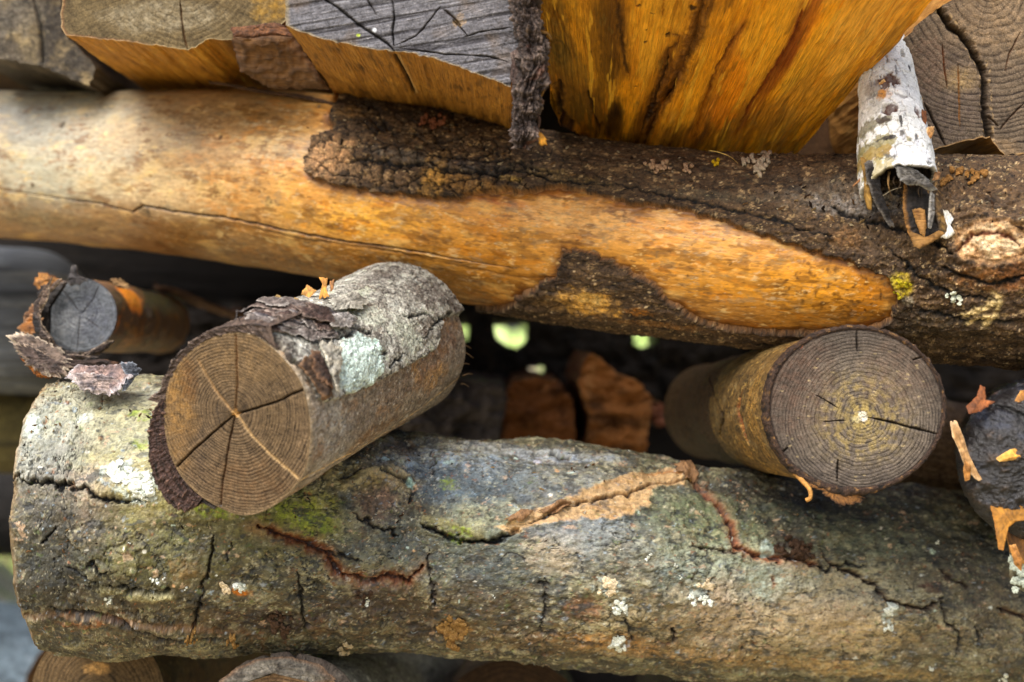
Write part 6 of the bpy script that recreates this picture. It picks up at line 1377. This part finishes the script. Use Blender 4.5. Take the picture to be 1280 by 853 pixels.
BK = "long logs added behind the front row to block light"  # gap shade is painted into these added logs as near black
plain("grey weathered timber behind the small grey log at the left", [(-260, 400, 1.42, 92), (0, 400, 1.42, 92), (30, 402, 1.43, 90), (64, 405, 1.44, 86)], ('#5e6268', '#26282c', '#94989c'), seed=3, name="weathered_log", mat=M_SPLIT)
plain("olive brown log in the shade behind the left end of the mossy log", [(-260, 524, 1.5, 62), (0, 528, 1.5, 62), (300, 540, 1.55, 60)], ('#5a5230', '#2c2818', '#7c7040'), seed=5)
plain("brown log resting on the mossy log between the round log and the blackened log", [(980, 520, 1.20, 60), (1100, 545, 1.17, 62), (1220, 572, 1.14, 64), (1420, 612, 1.12, 66)], ('#7a6248', '#3c3024', '#a08868'), seed=8)
plain("light blocking log added behind the peeled log, coloured dark as shade, upper of two", [(-300, 300, 1.8, 84), (500, 322, 1.8, 84), (1600, 322, 1.8, 84)], ('#1c1714', '#0c0a09', '#2c241c'), seed=9, group=BK)
plain("light blocking log added above the peeled log, coloured dark as shade", [(-500, 130, 1.75, 95), (500, 120, 1.75, 95), (1700, 110, 1.75, 95)], ('#1c1714', '#0c0a09', '#2c241c'), seed=19, group=BK)
plain("light blocking log added behind the mossy log, coloured dark as shade, middle of three", [(100, 600, 1.8, 92), (700, 575, 1.8, 92), (1600, 575, 1.8, 92)], ('#1c1714', '#0c0a09', '#2c241c'), seed=10, group=BK)
plain("light blocking log added below the mossy log, coloured dark as shade, lowest visible", [(210, 900, 1.5, 84), (700, 900, 1.5, 84), (1600, 900, 1.5, 84)], ('#1c1714', '#0c0a09', '#2c241c'), seed=11, group=BK)
for i, x in enumerate((1.12, 1.34, 1.58)):  # rows out of view, added so that they shade the pile
    C0 = np.array([0, x, CAMZ + .355]); 
    plain("unseen bark covered log added to shade the split logs, row %s from the front" % ("one", "two", "three")[i], [(640 - 700, 426.5 - F * .355 / x, x, .075 * F / x), (640, 426.5 - F * .36 / x, x, .078 * F / x), (640 + 700, 426.5 - F * .355 / x, x, .075 * F / x)], ('#5a4632', '#2c221a', '#8a7050'), seed=20 + i, name="unseen_top_log", n=80, m=80, group="unseen logs added on top to block light")

# billets filling the depth of the gap, with small holes to the light
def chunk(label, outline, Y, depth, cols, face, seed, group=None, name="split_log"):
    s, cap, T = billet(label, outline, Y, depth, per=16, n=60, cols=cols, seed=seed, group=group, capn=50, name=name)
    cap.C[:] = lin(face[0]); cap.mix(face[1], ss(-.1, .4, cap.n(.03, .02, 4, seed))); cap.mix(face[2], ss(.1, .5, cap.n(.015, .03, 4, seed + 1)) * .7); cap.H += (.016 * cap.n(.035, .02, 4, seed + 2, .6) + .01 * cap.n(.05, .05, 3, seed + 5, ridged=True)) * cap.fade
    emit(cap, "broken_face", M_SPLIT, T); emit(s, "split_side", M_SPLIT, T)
GB = "split logs inside the dark gap"
CB = ('#5a3820', '#2c1c10', '#7a5230')
chunk("warm brown broken billet in the gap with a pointed top", [(722, 478), (730, 452), (738, 442), (752, 448), (770, 466), (800, 478), (816, 500), (812, 530), (806, 575), (732, 575), (736, 520)], 1.30, .3, CB, ('#96602f', '#5c3a1c', '#b07c48'), 61, GB)
chunk("rounded brown billet in the gap left of the pointed one", [(630, 490), (640, 478), (670, 470), (700, 478), (716, 500), (722, 575), (624, 575)], 1.34, .3, CB, ('#84522a', '#4c2e18', '#9c683c'), 62, GB)
chunk("small reddish chip of wood in the gap right of the pointed billet", [(810, 500), (828, 505), (842, 515), (838, 530), (820, 534), (806, 520)], 1.33, .15, CB, ('#7a4a34', '#4a2c20', '#946044'), 63, GB)
chunk("dim grey billet just right of the birch log and under it", [(480, 520), (520, 492), (575, 474), (628, 482), (634, 500), (618, 575), (470, 575)], 1.28, .3, ('#4a4038', '#241f1b', '#6a5c50'), ('#4c443e', '#302a26', '#645a52'), 64, GB)
for i, (o, lab) in enumerate([([(60, 370), (380, 380), (562, 396), (568, 420), (584, 426), (590, 500), (60, 500)], "shade coloured billet added to block light left of all the light spots"),
             ([(584, 385), (614, 390), (618, 420), (632, 432), (652, 436), (660, 460), (672, 474), (676, 500), (586, 500)], "shade coloured billet added to block light below the largest light spot"),
             ([(662, 385), (792, 390), (792, 430), (806, 438), (820, 432), (824, 500), (672, 500), (682, 462), (674, 456), (661, 460), (646, 462), (648, 434), (656, 428)], "wide shade coloured billet added to block light between the left and right light spots"),
             ([(818, 385), (848, 390), (850, 442), (866, 452), (880, 446), (884, 385), (1500, 385), (1500, 500), (818, 500), (822, 440)], "long shade coloured billet added to block light right of the last light spot")]):
    chunk(lab, o, 1.62 + .015 * i, .12, ('#1c1612', '#0c0a08', '#2c2219'), ('#1e1814', '#100c0a', '#2c241c'), 70 + i, GB)  # fillers added to stop light, the gap's shade painted into their colour
# lower logs whose ends face us
s, cap, T = ended("brown ringed log end below the left end of the mossy log", 122, 868, 84, 84, 1.0, (300, 800, 1.5), ('#5c4428', '#2c2116', '#8a6c40'), face=('#2c241a', '#5c4a32'), seed=3, spacing=.0028, name="sawn_log", ret=True)
cap.dab(120, 835, 14, 8, '#c09458', .8, rough=.8); emit(cap, "sawn_face", M_END, T); emit(s, "bark", M_BARK, T); far_end(s, T)
s, cap, T = ended("grey barked log end peeking up at the bottom edge, bark split open in front", 352, 925, 100, 96, .92, (560, 845, 1.45), ('#6c6a60', '#35322c', '#a8a698'), face=('#5c4a3a', '#a08468'), seed=4, spacing=.003, name="sawn_log", ret=True, br=.05)
s.H += .006 * ss(.03, .004, s.U) * ss(0, .004, s.U); s.mix('#4a3a30', ss(.02, .006, s.U) * .7); s.crack([(310, 838), (340, 832), (372, 836), (392, 850)], .002, .003, '#1a120d'); s.dab(382, 828, 8, 3, '#dfe6e2', .9)
emit(cap, "sawn_face", M_END, T); emit(s, "bark", M_BARK, T); far_end(s, T)
flake("bark_lip", T, [(262, 862), (290, 838), (320, 824), (360, 820), (400, 830), (420, 850), (400, 856), (372, 842), (340, 834), (310, 842), (284, 862)], plane_fn(340, 840, .912, (0, -1, .3)), .006, cols=('#7a7468', '#3a332c', '#6c5038'), mat=M_BARK, res=30, rag=.1, seed=5, ridge=.001)
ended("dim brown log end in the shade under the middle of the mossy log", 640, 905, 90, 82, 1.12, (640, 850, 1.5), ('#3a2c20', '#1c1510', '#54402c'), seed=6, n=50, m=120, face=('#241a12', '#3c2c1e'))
ended("dark brown log end added to block light under the right part of the mossy log", 900, 925, 96, 76, 1.14, (860, 870, 1.5), ('#3a2c20', '#1c1510', '#54402c'), seed=7, n=50, m=120, face=('#241a12', '#3c2c1e'))  # added together with the next log to keep light out below
ended("dark brown log end added to block light at the bottom right under the mossy log", 1180, 955, 96, 76, 1.14, (1130, 880, 1.5), ('#3a2c20', '#1c1510', '#54402c'), seed=8, n=50, m=120, face=('#241a12', '#3c2c1e'))
# out of focus pieces at the lower left corner
plain("very dark log at the left edge behind the mossy log's sawn end", [(-300, 630, 1.75, 62), (-60, 632, 1.75, 62), (70, 636, 1.75, 60)], ('#1c1a1a', '#0c0b0b', '#2c2824'), seed=14)
plain("pale blurred log sloping down behind the lower left corner", [(-160, 640, 1.9, 30), (-40, 718, 1.85, 34), (60, 800, 1.8, 34)], ('#b8b29a', '#8c9a6c', '#e0dcd0'), seed=15, n=100, m=80)
plain("blue grey blurred log at the very bottom left corner", [(-300, 800, 1.7, 90), (0, 845, 1.65, 90), (90, 870, 1.6, 90)], ('#5c6a74', '#3c464e', '#8a98a4'), seed=16, n=100, m=80)

# ------------------------------------------------------------ crumbs of bark and sawdust caught on the logs
def litter():
    rng = np.random.default_rng(3); V, Fc, Cc = [], [], []
    def spread(s, pick, k, cols, size):
        ok = np.argwhere(pick & s.vis & (s.X > -20) & (s.X < 1300))
        if not len(ok): return
        for i, j in ok[rng.integers(0, len(ok), k)]:
            n = s.N[i, j]; p = s.P[i, j] + n * (s.H[i, j] + .0003); sz = size * (.4 + rng.random() ** 2 * 1.4)
            a = unit(rng.normal(size=3)); b = unit(np.cross(n, a)) * sz * (1 + rng.random()); c = unit(np.cross(n, b)) * sz * .6
            q = [p - b - c * rng.random(), p + b * rng.random() - c, p + b + c * rng.random(), p - b * .3 + c, p + n * sz * .7 + b * .2]
            o = len(V); V.extend(q); Fc.extend([(o, o+1, o+4), (o+1, o+2, o+4), (o+2, o+3, o+4), (o+3, o, o+4)])
            col = lin(cols[rng.integers(len(cols))]) * (.6 + .7 * rng.random()); Cc.extend([col] * 5)
    cl = ['#7a5c3c', '#4a3424', '#a08458', '#2c2018', '#c0b090']
    up = LOS.N[..., 2]
    spread(LOS, up > .6, 150, cl[:3], .0008); spread(LOS, (up > -.2) & (LOS.n(.03, seed=9) > .1), 300, cl + ['#d8d8c8'], .0007)
    spread(UPS, (UPS.N[..., 2] > .5), 90, cl, .0008); spread(UPK, (UPK.X > 400) & (UPK.N[..., 2] > .2) & (UPK.H > .002), 420, cl, .0010); spread(BIR, BIR.N[..., 2] > .3, 60, cl, .0008)
    me = bpy.data.meshes.new("litter"); me.from_pydata([tuple(v) for v in V], [], Fc)
    ca = me.color_attributes.new("Col", 'FLOAT_COLOR', 'POINT'); ca.data.foreach_set("color", np.concatenate([np.array(Cc), np.ones((len(Cc), 1))], 1).astype(np.float32).ravel())
    ra = me.attributes.new("Rough", 'FLOAT', 'POINT'); ra.data.foreach_set("value", np.full(len(V), .8, np.float32)); me.uv_layers.new(name="UVMap")
    o = part("bark_litter", me, M_LICHEN); o['kind'] = 'stuff'; o['label'] = 'tiny crumbs of bark and sawdust caught on the logs'
litter()
